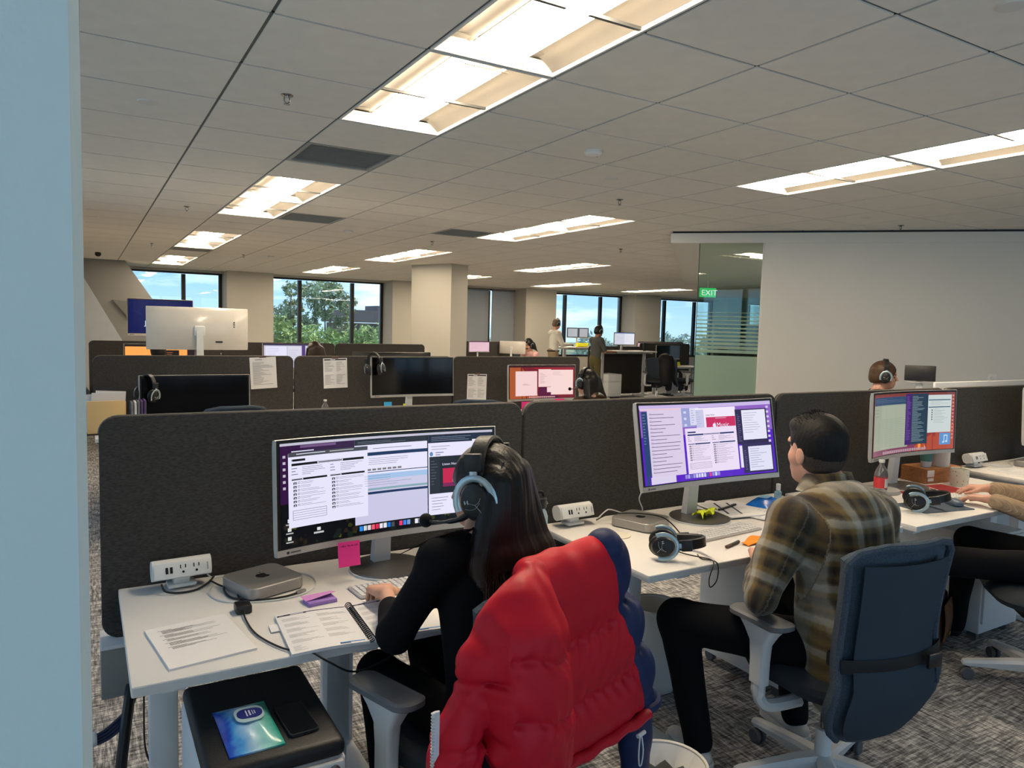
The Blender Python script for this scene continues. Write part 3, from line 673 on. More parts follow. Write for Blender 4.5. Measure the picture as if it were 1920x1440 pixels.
def doc(p, u0,v0,u1,v1, hdr=BLK, bgc=WHT, l=3):
    """the call form: logo, banner, two columns of check rows"""
    U = lambda x: u0+(u1-u0)*x; V = lambda y: v0+(v1-v0)*y
    p.rect(u0,v0,u1,v1,bgc,l); p.rect(U(.05),V(.895),U(.21),V(.925),hdr,l+1); put_text(p,'MTI',U(.035),V(.895),(v1-v0)*.03,hdr,l+2,asp=.45)
    p.rect(U(.04),V(.835),U(.95),V(.868),hdr,l+1); p.rect(U(.36),V(.838),U(.68),V(.864),bgc,l+2); p.lines(U(.37),V(.838),U(.67),V(.866),1,hdr,l+3,.45,rag=False)
    for c0 in (.04,.52):
        p.lines(U(c0),V(.70),U(c0+.08),V(.82),3,GRYT,l+1,.22); p.lines(U(c0+.13),V(.70),U(c0+.42),V(.82),5,GRYT,l+1,.2)
        p.rect(U(c0),V(.635),U(c0+.44),V(.662),hdr,l+1); p.rect(U(c0),V(.637),U(c0+.14),V(.66),bgc,l+2); p.lines(U(c0),V(.637),U(c0+.13),V(.66),1,hdr,l+3,.6,rag=False)
        n = 7 if c0 < .3 else 9
        for i in range(n):
            y = .60-i*.05; p.rect(U(c0+.02),V(y-.018),U(c0+.06),V(y+.012),BLK,l+1); p.rect(U(c0+.03),V(y-.012),U(c0+.05),V(y+.0),bgc,l+2)
            p.rect(U(c0+.075),V(y-.012),U(c0+.10),V(y+.014),GRYT,l+1); p.rect(U(c0+.079),V(y-.007),U(c0+.096),V(y+.009),bgc,l+2); p.lines(U(c0+.11),V(y-.02),U(c0+.43),V(y+.018),2,GRYT,l+1,.2)
    p.rect(U(.05),V(.10),U(.47),V(.23),GRYT,l+1)
    for i in range(4): p.rect(U(.054),V(.105+.031*i),U(.466),V(.132+.031*i),bgc,l+2)
def dock(p,u0,u1,v,h,cols,l=5):
    n = len(cols); d = (u1-u0)/n
    for i,c in enumerate(cols): p.rect(u0+i*d+d*.1,v,u0+(i+1)*d-d*.1,v+h,c,l)
DK = [srgb(40,140,230),srgb(200,205,215),srgb(220,210,215),srgb(230,90,110),srgb(215,40,80),srgb(225,225,235),srgb(225,225,235),srgb(30,110,200),srgb(70,75,85),srgb(20,20,30),srgb(235,60,110),srgb(60,130,220),srgb(120,150,200),srgb(20,20,30),srgb(230,230,240),srgb(230,230,240),srgb(230,230,240),srgb(70,85,90)]
def scr_forest(p):
    p.rect(0,0,1,1,srgb(4,6,10),0)
    for i in range(90):
        u = random.uniform(.02,.98); v = random.uniform(.01,.26); s = random.uniform(.006,.02); g_ = random.uniform(.4,1.4)
        p.poly([(u+s*random.uniform(.5,1)*math.cos(a),v+2.4*s*random.uniform(.4,1)*math.sin(a)) for a in np.linspace(0,2*PI,8)[:-1]], tuple(x*g_ for x in random.choice((srgb(28,34,18),srgb(36,28,16),srgb(16,26,20),srgb(60,66,20)))),1)
    p.rect(0,.975,1,1,srgb(190,188,205),2); p.rect(0,.42,.34,.975,srgb(48,14,62),1.2); p.rect(.09,.945,.25,.97,srgb(110,80,125),2); p.lines(.05,.90,.15,.93,1,WHT,3,.3,rag=False)
    for i in range(6): p.rect(.012,.86-.06*i,.024,.885-.06*i,srgb(190,180,200),2)
    for i in range(3): p.rect(.030,.24-.085*i,.046,.275-.085*i,srgb(215,215,215),2); p.rect(.022,.215-.085*i,.054,.228-.085*i,srgb(170,170,170),2)
    p.rect(.16,.12,.176,.15,srgb(215,215,215),2); p.rect(.145,.09,.19,.108,srgb(190,190,190),2)
    # middle browser window
    p.rect(.335,.10,.68,.965,LAV,2); p.rect(.335,.915,.68,.965,srgb(38,42,52),3); p.lines(.35,.925,.66,.955,2,srgb(130,135,150),4,.2)
    p.rect(.335,.55,.68,.915,WHT,3); p.rect(.335,.80,.68,.835,NAV,4); p.lines(.40,.70,.60,.78,4,GRYT,4,.16); p.lines(.42,.855,.67,.89,1,GRYT,4,.15)
    for i in range(9): p.rect(.345+.024*i,.645,.345+.024*i+.018,.665,srgb(120,118,120),4)
    p.rect(.335,.625,.68,.633,NAV,4); p.rect(.335,.55,.68,.605,srgb(160,190,225),4); p.lines(.36,.48,.66,.60,5,GRYT,5,.10); p.rect(.335,.44,.68,.462,srgb(130,165,175),4); p.rect(.335,.40,.68,.425,NAV,4)
    # right browser window with the music player
    p.rect(.685,.10,.995,.965,WHT,2); p.rect(.685,.885,.995,.965,srgb(24,34,56),3); p.lines(.70,.90,.97,.955,3,srgb(150,160,180),4,.16); p.rect(.90,.88,.985,.905,WHT,5)
    p.lines(.70,.80,.90,.86,2,GRYT,4,.14); p.poly([(.70+.008*math.cos(a),.765+.025*math.sin(a)) for a in np.linspace(0,2*PI,13)[:-1]],srgb(90,130,180),4); p.lines(.72,.74,.76,.79,2,srgb(60,80,140),4,.3)
    p.rect(.69,.33,.93,.735,srgb(22,24,32),4); p.rect(.69,.33,.74,.735,srgb(32,36,44),5); p.lines(.697,.42,.735,.70,9,srgb(90,95,105),6,.2)
    put_text(p,'Listen Now',.752,.635,.026,WHT,6,asp=.44); p.rect(.755,.40,.84,.60,srgb(190,20,70),5); p.rect(.755,.40,.84,.44,srgb(120,20,80),6)
    p.lines(.70,.14,.78,.30,5,GRYT,4,.14)
    doc(p,.035,.185,.395,.895,l=5); p.rect(.035,.865,.395,.905,srgb(70,72,80),9); p.lines(.07,.88,.20,.897,1,WHT,10,.4,rag=False); p.lines(.22,.878,.33,.897,1,srgb(190,190,190),10,.4,rag=False)
    dock(p,.352,.690,.035,.05,DK,6)
def scr_purple(p):
    PU = srgb(86,30,190)
    p.rect(0,0,1,1,PU,0); p.rect(0,.6,1,1,srgb(140,96,190),.4); p.rect(0,.95,1,1,srgb(196,180,226),1)
    p.rect(.02,.0,.045,.9,srgb(40,66,116),2)
    p.rect(.015,.11,.065,.92,srgb(40,64,110),2); p.lines(.022,.5,.055,.9,11,srgb(150,170,205),3,.14)
    p.rect(.065,.09,.345,.96,srgb(214,200,226),2); p.rect(.005,.93,.345,.96,srgb(222,196,214),3)
    for i in range(17): v = .88-.046*i; p.rect(.08,v,.08+random.uniform(.10,.25),v+.007,srgb(90,74,112),4); p.rect(.08,v+.016,.10,v+.02,srgb(160,140,175),4)
    p.rect(.055,0.005,.26,.095,srgb(214,204,230),5)
    p.rect(.345,.70,.45,.95,srgb(150,158,206),2)
    for i in range(3): p.rect(.362,.88-.085*i,.382,.91-.085*i,srgb(205,210,240),3)
    p.rect(.41,.72,.48,.95,srgb(214,212,236),3); p.lines(.42,.74,.45,.93,6,srgb(130,130,160),4,.2)
    p.rect(.455,.62,.75,.945,srgb(236,226,244),4); p.rect(.455,.62,.515,.92,srgb(196,196,226),5); p.lines(.46,.66,.50,.90,8,srgb(150,150,185),6,.12)
    put_text(p,'Listen Now',.53,.835,.022,BLK,6,asp=.44); p.rect(.53,.63,.745,.815,srgb(196,38,92),6); p.rect(.60,.795,.68,.80,WHT,7)
    apple(p,.59,.70,.07,WHT,.45,8); put_text(p,'Music',.605,.675,.062,WHT,8,asp=.45)
    doc(p,.36,.085,.745,.68,hdr=srgb(24,42,96),bgc=srgb(230,216,238),l=9)
    p.rect(.745,.42,.965,.90,srgb(46,38,76),9); p.rect(.79,.475,.955,.885,srgb(226,224,242),14); p.lines(.80,.56,.93,.86,9,srgb(120,118,150),15,.12); p.lines(.755,.45,.78,.84,14,srgb(130,120,165),15,.2)
    p.rect(.775,.02,.985,.42,srgb(52,44,86),10); p.rect(.815,.045,.975,.38,srgb(220,220,240),15); p.lines(.825,.08,.955,.36,9,srgb(110,110,145),16,.14); p.lines(.785,.06,.805,.34,10,srgb(130,120,165),16,.2); p.rect(.755,.10,.775,.40,srgb(226,220,240),11)
    for i in range(12): p.rect(.966,.90-.068*i,.982,.93-.068*i,srgb(206,196,230),4)
    dock(p,.33,.60,.028,.05,[srgb(150,140,215),srgb(170,160,225),srgb(110,100,180),srgb(150,150,220),srgb(210,205,240),srgb(200,200,235),srgb(225,220,245),srgb(200,200,240),srgb(90,80,170),srgb(215,60,130),srgb(140,140,220),srgb(205,210,245),srgb(150,140,215)],6)
def scr_red(p):
    p.rect(0,0,1,1,srgb(120,30,44),0); p.poly([(0,0),(.5,0),(.2,1),(0,1)],srgb(168,84,44),.5); p.poly([(.3,1),(1,1),(1,.5)],srgb(150,38,46),.5); p.poly([(.45,0),(.8,0),(.5,.45)],srgb(86,24,62),.8)
    p.rect(0,.955,1,1,srgb(70,30,40),1); p.rect(.10,.08,.45,.84,srgb(240,206,206),3); p.lines(.22,.40,.38,.46,2,srgb(110,80,90),4,.2); p.rect(.47,.35,.66,.90,srgb(240,208,206),4); p.lines(.49,.45,.60,.80,7,srgb(120,80,90),5,.14)
    p.rect(.66,.10,.98,.88,srgb(242,210,206),3); p.lines(.68,.70,.95,.84,4,srgb(150,110,120),4,.12); p.rect(.60,.18,.69,.34,srgb(242,212,210),6); dock(p,.32,.72,.012,.045,[srgb(200,150,150)]*14,5)
def scr_ventura(p):
    p.rect(0,0,1,1,srgb(140,54,50),0); p.poly([(.5,0),(1,0),(1,.45),(.8,.3)],srgb(172,74,54),.5); p.poly([(0,0),(.6,0),(.6,.12),(0,.12)],srgb(120,60,90),.5); p.poly([(.62,.02),(.72,.02),(.69,.16),(.62,.14)],srgb(236,150,70),.8)
    p.rect(0,.955,1,1,srgb(120,56,54),1); p.rect(.005,.09,.50,.95,srgb(150,158,140),2); p.rect(.005,.82,.50,.95,srgb(44,70,104),3); p.lines(.02,.855,.48,.93,3,srgb(130,140,150),4,.1)
    p.rect(.12,.10,.46,.80,srgb(158,166,148),3); p.lines(.125,.13,.45,.60,16,srgb(120,128,112),4,.1,rag=False); p.lines(.02,.62,.10,.78,3,srgb(110,118,104),4,.12); p.lines(.47,.14,.49,.74,9,srgb(110,118,110),4,.2)
    p.rect(.465,.12,.725,.985,srgb(36,58,76),5); p.rect(.465,.12,.54,.985,srgb(62,30,104),6); p.lines(.545,.16,.70,.95,34,srgb(150,170,180),7,.25); p.lines(.475,.2,.53,.95,30,srgb(130,100,170),7,.25)
    p.rect(.725,.30,.965,.955,srgb(196,206,204),4); p.rect(.73,.86,.955,.875,srgb(36,64,104),6); p.rect(.73,.735,.955,.75,srgb(36,64,104),6); p.lines(.79,.46,.94,.72,10,srgb(120,130,130),6,.14); p.lines(.75,.77,.94,.845,3,srgb(130,140,140),6,.14)
    for i in range(5): p.rect(.765,.52+.04*i,.775,.54+.04*i,BLK,6)
    p.rect(.855,.08,.965,.285,srgb(92,142,196),5); p.rect(.90,.12,.907,.24,srgb(190,215,235),6); p.rect(.93,.13,.937,.25,srgb(190,215,235),6); p.rect(.90,.232,.937,.25,srgb(190,215,235),6); p.rect(.888,.11,.905,.14,srgb(190,215,235),6); p.rect(.917,.12,.935,.15,srgb(190,215,235),6)
    for i in range(13): p.rect(.972,.92-.062*i,.988,.955-.062*i,srgb(200,130,120),4)
    dock(p,.16,.72,.012,.045,[srgb(170,140,150)]*20,5)
def scr_orange(p):
    p.rect(0,0,1,1,srgb(250,168,84),0); p.rect(0,.93,1,1,srgb(40,30,24),1); p.rect(.58,.3,.78,.8,srgb(34,22,22),2); p.lines(.60,.40,.74,.75,5,srgb(190,120,80),3,.2); p.rect(.9,.0,1,1,srgb(40,28,30),2)
def scr_white(p): p.rect(0,0,1,1,srgb(196,196,214),0); p.rect(.0,.94,1,1,srgb(70,60,90),1); p.rect(.66,.0,.72,.94,srgb(84,60,120),2); p.rect(.03,.05,.40,.90,WHT,2); p.rect(.42,.05,.65,.90,srgb(214,212,226),2); p.lines(.44,.2,.62,.8,7,srgb(150,150,170),3,.1); p.rect(.73,.05,.99,.90,srgb(220,218,236),2); p.lines(.05,.4,.35,.85,7,srgb(150,150,170),3,.12)
def scr_blue(p):
    p.rect(0,0,1,1,srgb(4,16,78),0); p.rect(.245,.20,.285,.222,srgb(200,208,226),3); p.rect(.315,.20,.355,.222,srgb(200,208,226),3); put_text(p,'M',.25,.20,.18,srgb(200,208,226),2,asp=.5); p.rect(.36,.12,.37,.14,srgb(200,208,226),2); p.poly([(.04,.72),(.2,.58),(.22,.54),(.08,.66)],srgb(18,34,96),1)
monitor('curved ultrawide monitor with checklist windows in front of the long-haired worker',(.925,2.41,D1Z),.075,1.222,.06,scr_forest)
monitor('purple-desktop ultrawide monitor showing a music banner',(2.40,2.37,D2Z),0.,1.292,.19,scr_purple)
monitor('curved monitor with a red and orange desktop right of the plaid-shirted man',(4.04,2.42,D3Z),0.02,1.30,.03,scr_ventura)
monitor('monitor cut off by the right edge of the picture',(5.62,2.42,D4Z),0.05,1.30,.05,None)
monitor('blank black monitor with a headset hung on its left corner, second row left',(.785,6.44,.72),0.,1.142,.05,None)
monitor('blank black monitor with a headset, second row middle',(2.68,6.44,.72),0.,1.292,.05,None)
monitor('red-desktop monitor with pale documents in the second row',(4.13,6.44,.72),0.,1.214,.05,scr_red)
monitor('orange-lit monitor behind the white monitor back',(.85,10.45,.72),0.,1.262,.05,scr_orange)
monitor('pale-windowed monitor in the far row',(2.54,10.45,.72),0.,1.29,.05,scr_white)
wm = monitor('white monitor seen from behind, raised above the second divider row',(.885,7.0,1.08),PI,1.70,.0,None,back=mat('glossy_white_back',(.66,.62,.56),.18,spec=.5,coat=.3))
hsg = [c for c in wm.children if c.name.startswith('housing')][0]
for x,z,w_,h_ in ((-.29,.06,.012,.012),(-.29,.04,.014,.008),(-.29,.02,.014,.008),(-.16,-.115,.06,.014)): ob('port', MB().box(msurf(x,z,-.030),(w_,.004,h_)), M_black, hsg)
ob('cable_cover', MB().box((0,.034,-.10),(.032,.014,.24),.006), M_white, hsg)
monitor('monitor facing away behind the middle of the second divider row',(2.72,7.0,.72),PI,1.315,.0,None,back=M_black)
bl = monitor('large dark blue screen with a white letter M behind the white monitor back',(.93,11.3,1.12),.04,1.865,.0,scr_blue)
for c in bl.children:
    if c.name.startswith('housing'): c.scale = (1.,1.,1.36); c.location.z -= .075
# ================================================================ task chairs
M_mesh = mat('navy_grey_mesh',(.070,.092,.122),.85,spec=.25,var=(300.,.35),bump=(500.,.5))
M_bpan = mat('navy_back_panel',(.042,.056,.074),.9,spec=.15,bump=(400.,.2))
M_seat = mat('charcoal_seat_fabric',(.036,.042,.050),.9,spec=.2,bump=(300.,.2))
M_pad = mat('grey_arm_pad',(.14,.143,.152),.5,bump=(60.,.05))
M_cast = mat('grey_caster',(.10,.105,.115),.6)
def back_w(v):                                   # half width of the backrest, v = 0 bottom .. 1 top
    if v < .27: return .238*math.sqrt(max(0,1-((.27-v)/.274)**2))
    return .238-.020*math.sin((v-.27)/.73*PI) if v < .93 else .235-.09*((v-.93)/.07)**2
def back_pt(u, v, off=0.):
    w = back_w(v); s = 2*u-1; z = .262+.703*v
    y = -.245-.13*max(0,v-.46)**1.3+.06*max(0,.35-v)/.35*1.2 + .055*s*s*(w/.235) - .012*math.sin(v*PI) - .035*math.exp(-((v-.24)/.20)**2)
    return (s*w, y-off, z)
def make_chair(label, loc, rz, back=True, strap=False, group='mesh-back task chairs'):
    t = thing('office_chair', label, 'chair', loc, rz, group)
    seat = MB()
    for_r = []
    for z,g_ in ((.405,-.045),(.415,-.012),(.44,0),(.462,-.004),(.475,-.025),(.480,-.07)):
        P = rrect(.49+2*g_,.48+2*g_,.15+g_*.5,6); for_r.append([(x*(1-.10*(y < 0)*abs(y)/.24), y, z+.012*math.cos(x/.25*PI/2)*(z > .46)-(.03*max(0,y-.12)/.12 if z > .45 else 0)) for x,y in P])
    ob('seat', seat.loft(for_r,True,True), M_seat, t)
    bk = ob('backrest', MB().sheet(lambda u,v: back_pt(1-u,.015+.985*v),16,30,thick=-.026), M_mesh, t)
    ob('back_panel', MB().sheet(lambda u,v: back_pt(1-(.16+.76*u),.07+.85*v,.0275+.002*math.sin(v*PI)),12,24,thick=-.004), M_bpan, bk)
    ob('rim', MB().tube([back_pt(.005,v,.012) for v in np.linspace(.06,.97,22)]+[back_pt(u,.998,.012) for u in np.linspace(.12,.88,9)]+[back_pt(.995,v,.012) for v in np.linspace(.97,.06,22)],.0135,8), M_mesh, bk)
    ob('back_bar', MB().tube([(0,-.05,.375),(0,-.15,.37),(0,-.215,.40),(0,-.225,.50)],.020,8,sm=4,flat=(1.6,.6)), M_black, t)
    if strap:
        sp = ob('strap', MB().tube([back_pt(u,.46,.031) for u in np.linspace(.0,1,18)]+[(.20,-.17,.58),(0,-.175,.58),(-.20,-.17,.58)],.022,8,closed=True,flat=(.12,1.)), M_blackm, t)
        ob('buckle', MB().box((.10,-.318,.585),(.062,.012,.046),.004), M_black, sp)
    for s in (-1,1):
        a = ob('armrest', MB().loft([[(s*.285+x,y+.035,z+.012*(y/.12)**2*(y<0)) for x,y in rrect(.092+2*g_,.262+2*g_,.044+g_,6)] for z,g_ in ((.626,-.012),(.632,0),(.646,0),(.652,-.008))],True,True), M_pad, t)
        prof = [(.628,.034,.085,.03),(.60,.028,.062,.026),(.56,.022,.038,.022),(.50,.021,.033,.021),(.42,.021,.032,.021)]
        pst = ob('arm_post', MB().loft([[(s*.285+x,y+.03,z) for x,y in rrect(2*wx,2*wy,min(wx,wy)*.6,4)] for z,wx,wy,_ in prof],True,True), M_whitem, t)
        ob('arm_bracket', MB().tube([(s*.285,.03,.425),(s*.285,.03,.385),(s*.272,.025,.352),(s*.235,.015,.338),(s*.13,0,.345)],.021,8,sm=4,flat=(1.3,1.)), M_whitem, pst)
    ob('mechanism', MB().box((0,-.01,.375),(.22,.28,.06),.02), M_black, t)
    ob('gas_lift', MB().lathe([(.014,.15),(.014,.36)],16), M_chr, t); ob('lift_sleeve', MB().lathe([(.001,.075),(.028,.075),(.028,.215),(.024,.217),(.016,.217)],20), M_whitem, t)
    for k in range(5):
        a = 2*PI*k/5+.35; d = A(math.cos(a),math.sin(a),0); n = A(-math.sin(a),math.cos(a),0); rings = []
        for q,(r,hw,z0,z1) in enumerate(((.02,.034,.07,.125),(.10,.032,.072,.120),(.22,.026,.070,.104),(.305,.023,.066,.093),(.325,.018,.068,.088))):
            rings.append([d*r+n*hw*.8+A(0,0,z0),d*r+n*hw+A(0,0,z1-.012),d*r+n*hw*.6+A(0,0,z1),d*r-n*hw*.6+A(0,0,z1),d*r-n*hw+A(0,0,z1-.012),d*r-n*hw*.8+A(0,0,z0)])
        lg = ob('base_leg', MB().loft(rings,True,True), M_whitem, t)
        Mc = np.stack([n*math.cos(.5)+d*math.sin(.5), A(0,0,1), d*math.cos(.5)-n*math.sin(.5)],1)
        cm = MB()
        for s in (-.014,.014): cm.lathe([(.001,-.009),(.024,-.009),(.028,-.005),(.028,.005),(.024,.009),(.001,.009)],18,M=np.stack([d,A(0,0,1),n],1),c=d*.305+n*s+A(0,0,.029))
        cs = ob('caster', cm, M_cast, lg); ob('caster_stem', MB().lathe([(.007,.03),(.007,.075)],8,c=d*.305), M_black, cs)
    return t
CH_W = make_chair('task chair carrying the red and navy puffer jacket',(.95,1.785,0),.285)
CH_M = make_chair('navy mesh task chair with a black strap, under the plaid-shirted man',(2.24,1.565,0),-.11,strap=True)
dup(CH_M,'task chair at the right edge under the beige-sleeved person',(3.80,1.56,0),.75,'mesh-back task chairs',skip=('strap','armrest','arm_post'))
dup(CH_M,'empty task chair whose back top shows left in the second row',(.92,5.86,0),.12,'mesh-back task chairs',skip=('strap',))
dup(CH_M,'empty task chair peeking above the divider by the middle blank monitor',(3.05,5.75,0),-.5,'mesh-back task chairs',skip=('strap',))
for c in list(bpy.data.objects):
    if c.get('label','').startswith('task chair at the right edge'): CH_R = c
# ================================================================ headsets
M_hsl = mat('black_leatherette',(.014,.014,.015),.45,bump=(200.,.1)); M_alu = mat('pale_blue_aluminium',(.42,.52,.56),.32,metal=.75); M_logo = mat('silver_logo',(.5,.52,.53),.4)
M_foam = mat('black_foam',(.006,.006,.007),.95)
def hx_logo(c, n, up, s):
    """the two-stroke crossed emblem in silver on a cup"""
    n = n/np.linalg.norm(n); r = np.cross(up,n); mb = MB()
    def P(pts,w): 
        Q = [c+n*.0012+r*x*s+up*y*s for x,y in pts]; mb.tube(smooth_path(Q,4),w*s,4,flat=(1,.35))
    P([(-.55,.12),(-.25,.05),(.1,-.02),(.38,.18),(.5,.42)],.045); P([(-.6,-.30),(-.2,-.34),(.15,-.22),(.42,.10)],.04); P([(.1,-.02),(.3,-.25),(.55,-.55)],.05)
    P([(-.62,.22),(-.58,.0)],.04); P([(-.42,.26),(-.38,.0)],.04); P([(-.6,.12),(-.4,.12)],.035); return mb
def headset(label, loc, rot, mic=0, scale=1., spread=.085, detail=True, cat='headset', H=.125):
    """cups on local x = -spread / +spread, band over +z; mic boom on the -x cup (mic=1) pointing to +y"""
    t = thing('headset', label, cat, loc, 0, 'gaming-style headsets'); t.rotation_euler = rot; t.scale = (scale,)*3
    arc = [A(-(spread+.012)*math.cos(a)*1., 0, -.0+H*math.sin(a)) if 0 else A(-(spread+.006)*math.cos(a)**1. if True else 0, 0, .045+(H-.01)*math.sin(a)) for a in np.linspace(.12,PI-.12,22)]
    ob('headband', MB().tube(arc,.0185,10,flat=(.38,1.)) if False else MB().loft([[p+A(0,1,0)*(y)+ (lambda d: d*q)(np.array([-p[0],0,-(p[2]-.045)])/max(np.linalg.norm([p[0],p[2]-.045]),1e-6)) for y,q in ((-.017,0),(-.0195,.006),(-.014,.013),(.014,.013),(.0195,.006),(.017,0))] for p in arc],True,True), M_hsl, t)
    for s in (-1,1):
        x = s*spread
        yk = ob('fork', MB().tube([A(x+s*.014,.045*math.sin(a),.0+.052*math.cos(a)) for a in np.linspace(-2.0,2.0,15)],.0065,8,flat=(.45,1.25)).box((x+s*.012,0,.066),(.006,.018,.035),.002), M_alu, t)
        ob('yoke_end', MB().box((x+s*.008,0,.085),(.016,.041,.04),.004), M_hsl, yk)
        Mx = rotm(ry=PI/2*s)
        cup = ob('ear_cup', MB().lathe([(.001,.022),(.024,.022),(.033,.018),(.038,.008),(.038,-.006),(.034,-.012)],28,c=(x,0,0),M=Mx@np.diag([1.18,.98,1.])), M_black, t)
        ob('cushion', MB().lathe([(.012,-.012),(.040,-.010),(.044,-.018),(.040,-.028),(.020,-.030),(.012,-.020)],28,c=(x,0,0),M=Mx@np.diag([1.18,.98,1.])), M_hsl, cup)
        if detail: ob('emblem', hx_logo(A(x+s*.0222,0,-.004),A(s,0,0),A(0,0,1),.034), M_logo, cup)
    if mic:
        x = -spread; bo = ob('mic_boom', MB().tube([(x-.004,.022,-.030),(x-.012,.045,-.040),(x-.012,.085,-.046),(x+.005,.125,-.048)],[.0075,.006,.0035,.003],8,sm=4), M_black, t)
        ob('mic_foam', MB().ball((x+.01,.135,-.048),.016,14,10), M_foam, bo)
    return t
# ================================================================ desk things
M_pbx = mat('white_outlet_unit',(.76,.75,.72),.4)
def power_unit(label, x, y, z, rz=0.):
    t = thing('power_unit', label, 'power outlet', (x,y,z), rz, 'desk-edge power units')
    ob('housing', MB().prism(rrect(.064,.058,.024,5),-.088,.088,M=rotm(ry=PI/2)@rotm(rz=-.35),t=(0,0,.062)), M_pbx, t)
    fp = ob('face_plate', MB().box((0,-.034,.068),(.170,.004,.050),.002,M=rotm(rx=-.35)), M_pbx, t)
    F = lambda a,b,l: tuple(A(0,-.0372,.0692)+rotm(rx=-.35)@A(a,-l,b)); p = Print(lambda u,v,l: F(u,v,l),du=9)
    for a in (-.048,-.035): p.rect(a-.004,-.010,a+.004,.010,BLK).build('usb_port',M_print,fp); p = Print(p.fn,du=9)
    for a in (0.,.040):
        p.rect(a-.009,.002,a-.006,.014,BLK); p.rect(a+.006,.003,a+.009,.014,BLK); p.poly([(a+.004*math.cos(q),-.009+.004*math.sin(q)) for q in np.linspace(0,2*PI,9)[:-1]],BLK); o = p.build('outlet',M_print,fp); o['kind'] = 'stuff'; p = Print(p.fn,du=9)
    p.rect(.072,-.012,.075,.012,srgb(150,150,150)).build('maker_mark',M_print,fp)
    ob('clamp_foot', MB().box((0,0,.012),(.085,.06,.012),.004).box((0,.004,.026),(.05,.04,.03),.006), M_pbx, t); return t
power_unit('white power outlet unit at the left end of the nearest desk',.262,2.535,D1Z,.06)
power_unit('white power outlet unit beside the pale blue flask',1.81,2.53,D2Z,.05)
power_unit('white power outlet unit right of the speckled mug',5.0,2.53,D4Z,.0)
M_mini = mat('brushed_mini_computer',(.40,.385,.365),.42,metal=.6,var=(200.,.03))
def mini_pc(label, x, y, z, rz):
    t = thing('mini_computer', label, 'computer', (x,y,z), rz); P = rrect(.197,.197,.032,8)
    ob('case', MB().prism(P,.004,.040,bev=.0025), M_mini, t); ob('foot_disc', MB().lathe([(.001,0),(.08,0),(.08,.005),(.001,.005)],28), M_black, t)
    p = Print(lambda u,v,l: (u,v,.0402+l),du=9); apple(p,0,.0,.052,BLK,1.,1); p.build('emblem',M_print,t); return t
mini_pc('silver square mini computer on the nearest desk',.493,2.41,D1Z,.33)
mini_pc('silver square mini computer left of the purple monitor',2.075,2.395,D2Z,.36)
# keyboards with single keys
KEYM = MB().box((0,0,.0022),(.0152,.0142,.0044),.0018,1).mesh('key', mat('white_key',(.74,.73,.71),.45), 35)
KEYS_S = MB().box((0,0,.0015),(.0152,.007,.003),.0012,1).mesh('key', MATS['white_key'], 35); KEYS_L = MB().box((0,0,.0022),(.094,.0142,.0044),.0018,1).mesh('key', MATS['white_key'], 35)
def keyboard(label, x, y, z, rz, full=True):
    w, d = (.418,.115) if full else (.279,.115); t = thing('keyboard', label, 'keyboard', (x,y,z), rz)
    ob('case', MB().prism(rrect(w,d,.009,4),.002,.0075,bev=.001), mat('keyboard_aluminium',(.60,.59,.57),.4,metal=.4), t)
    ob('rear_foot', MB().box((0,d/2-.016,.003),(w-.03,.02,.006),.001), M_white, t)
    for r in range(6):
        yy = -d/2+.014+r*.0188-(.003 if r == 5 else 0); me = KEYS_S if r == 5 else KEYM; n = 14 if r else 0; x0 = -w/2+.0145
        for k in range(n): ob('key', me, None, t, (x0+k*.0187,yy,.0075))
        if r == 0:
            for k in (0,1,2): ob('key', me, None, t, (x0+k*.0187,yy,.0075))
            ob('key', KEYS_L, None, t, (x0+5.1*.0187,yy,.0075))
            for k in (8,9,10,11,12,13): ob('key', me, None, t, (x0+k*.0187,yy,.0075))
        if full:
            for k in (14.45,15.45,16.45,17.6,18.6,19.6,20.6)[: (7 if r not in (2,) else 7)]:
                if k < 17 and r in (2,): continue
                ob('key', me, None, t, (x0+k*.0187*.985,yy,.0075))
    return t
keyboard('white keyboard under the long-haired worker\'s hand',.945,2.235,D1Z,.075)
keyboard('full-size white keyboard in front of the purple monitor',2.31,2.155,D2Z,.09)
keyboard('white keyboard under the beige-sleeved person\'s hands',4.00,2.16,D3Z,-.25,False)
# paper goods
def sheet_of(label, x, y, z, rz, w=.216, h=.279, th=.004, draw=None, name='paper_stack', cat='paper', curl=0.):
    t = thing(name, label, cat, (x,y,z), rz)
    S = lambda u,v,l=0: ((u-.5)*w,(v-.5)*h,th+l+curl*(u-.5)**2*4)
    ob('sheets', MB().sheet(lambda u,v: S(u,v),8,2,thick=th), M_paper, t)
    if draw: p = Print(lambda u,v,l: S(u,v,.0002+l),du=.12,lift=.0001); draw(p); p.build('print',M_print,t)
    return t
INK = srgb(70,70,76)
def draw_notes(p):
    v = .90
    for b in range(5):
        p.lines(.12,v-.015,.4,v,1,INK,2,.35)
        for i in range(random.choice((3,4,5))): v -= .016; p.rect(.16,v-.011,.16+random.uniform(.2,.68),v-.006,INK,2)
        v -= .045
def draw_form(p):
    p.rect(.02,.93,.42,.965,srgb(20,22,30),1); p.rect(.42,.945,.98,.965,srgb(40,44,56),1); put_text(p,'MTI',.05,.937,.018,WHT,2,asp=1.3); p.rect(.20,.94,.38,.955,WHT,2)
    for v in (.84,.70,.56,.42,.28): p.lines(.06,v-.06,.48,v+.02,4,INK,2,.16); p.lines(.54,v-.06,.95,v+.02,4,INK,2,.16)
    p.lines(.05,.04,.22,.16,5,INK,2,.14); p.rect(.62,.035,.95,.055,srgb(60,130,200),1); p.rect(.62,.02,.76,.035,srgb(20,40,80),1)
sheet_of('printed sheet of typed notes on the near left desk corner',.258,2.070,D1Z,.135,th=.006,draw=draw_notes)
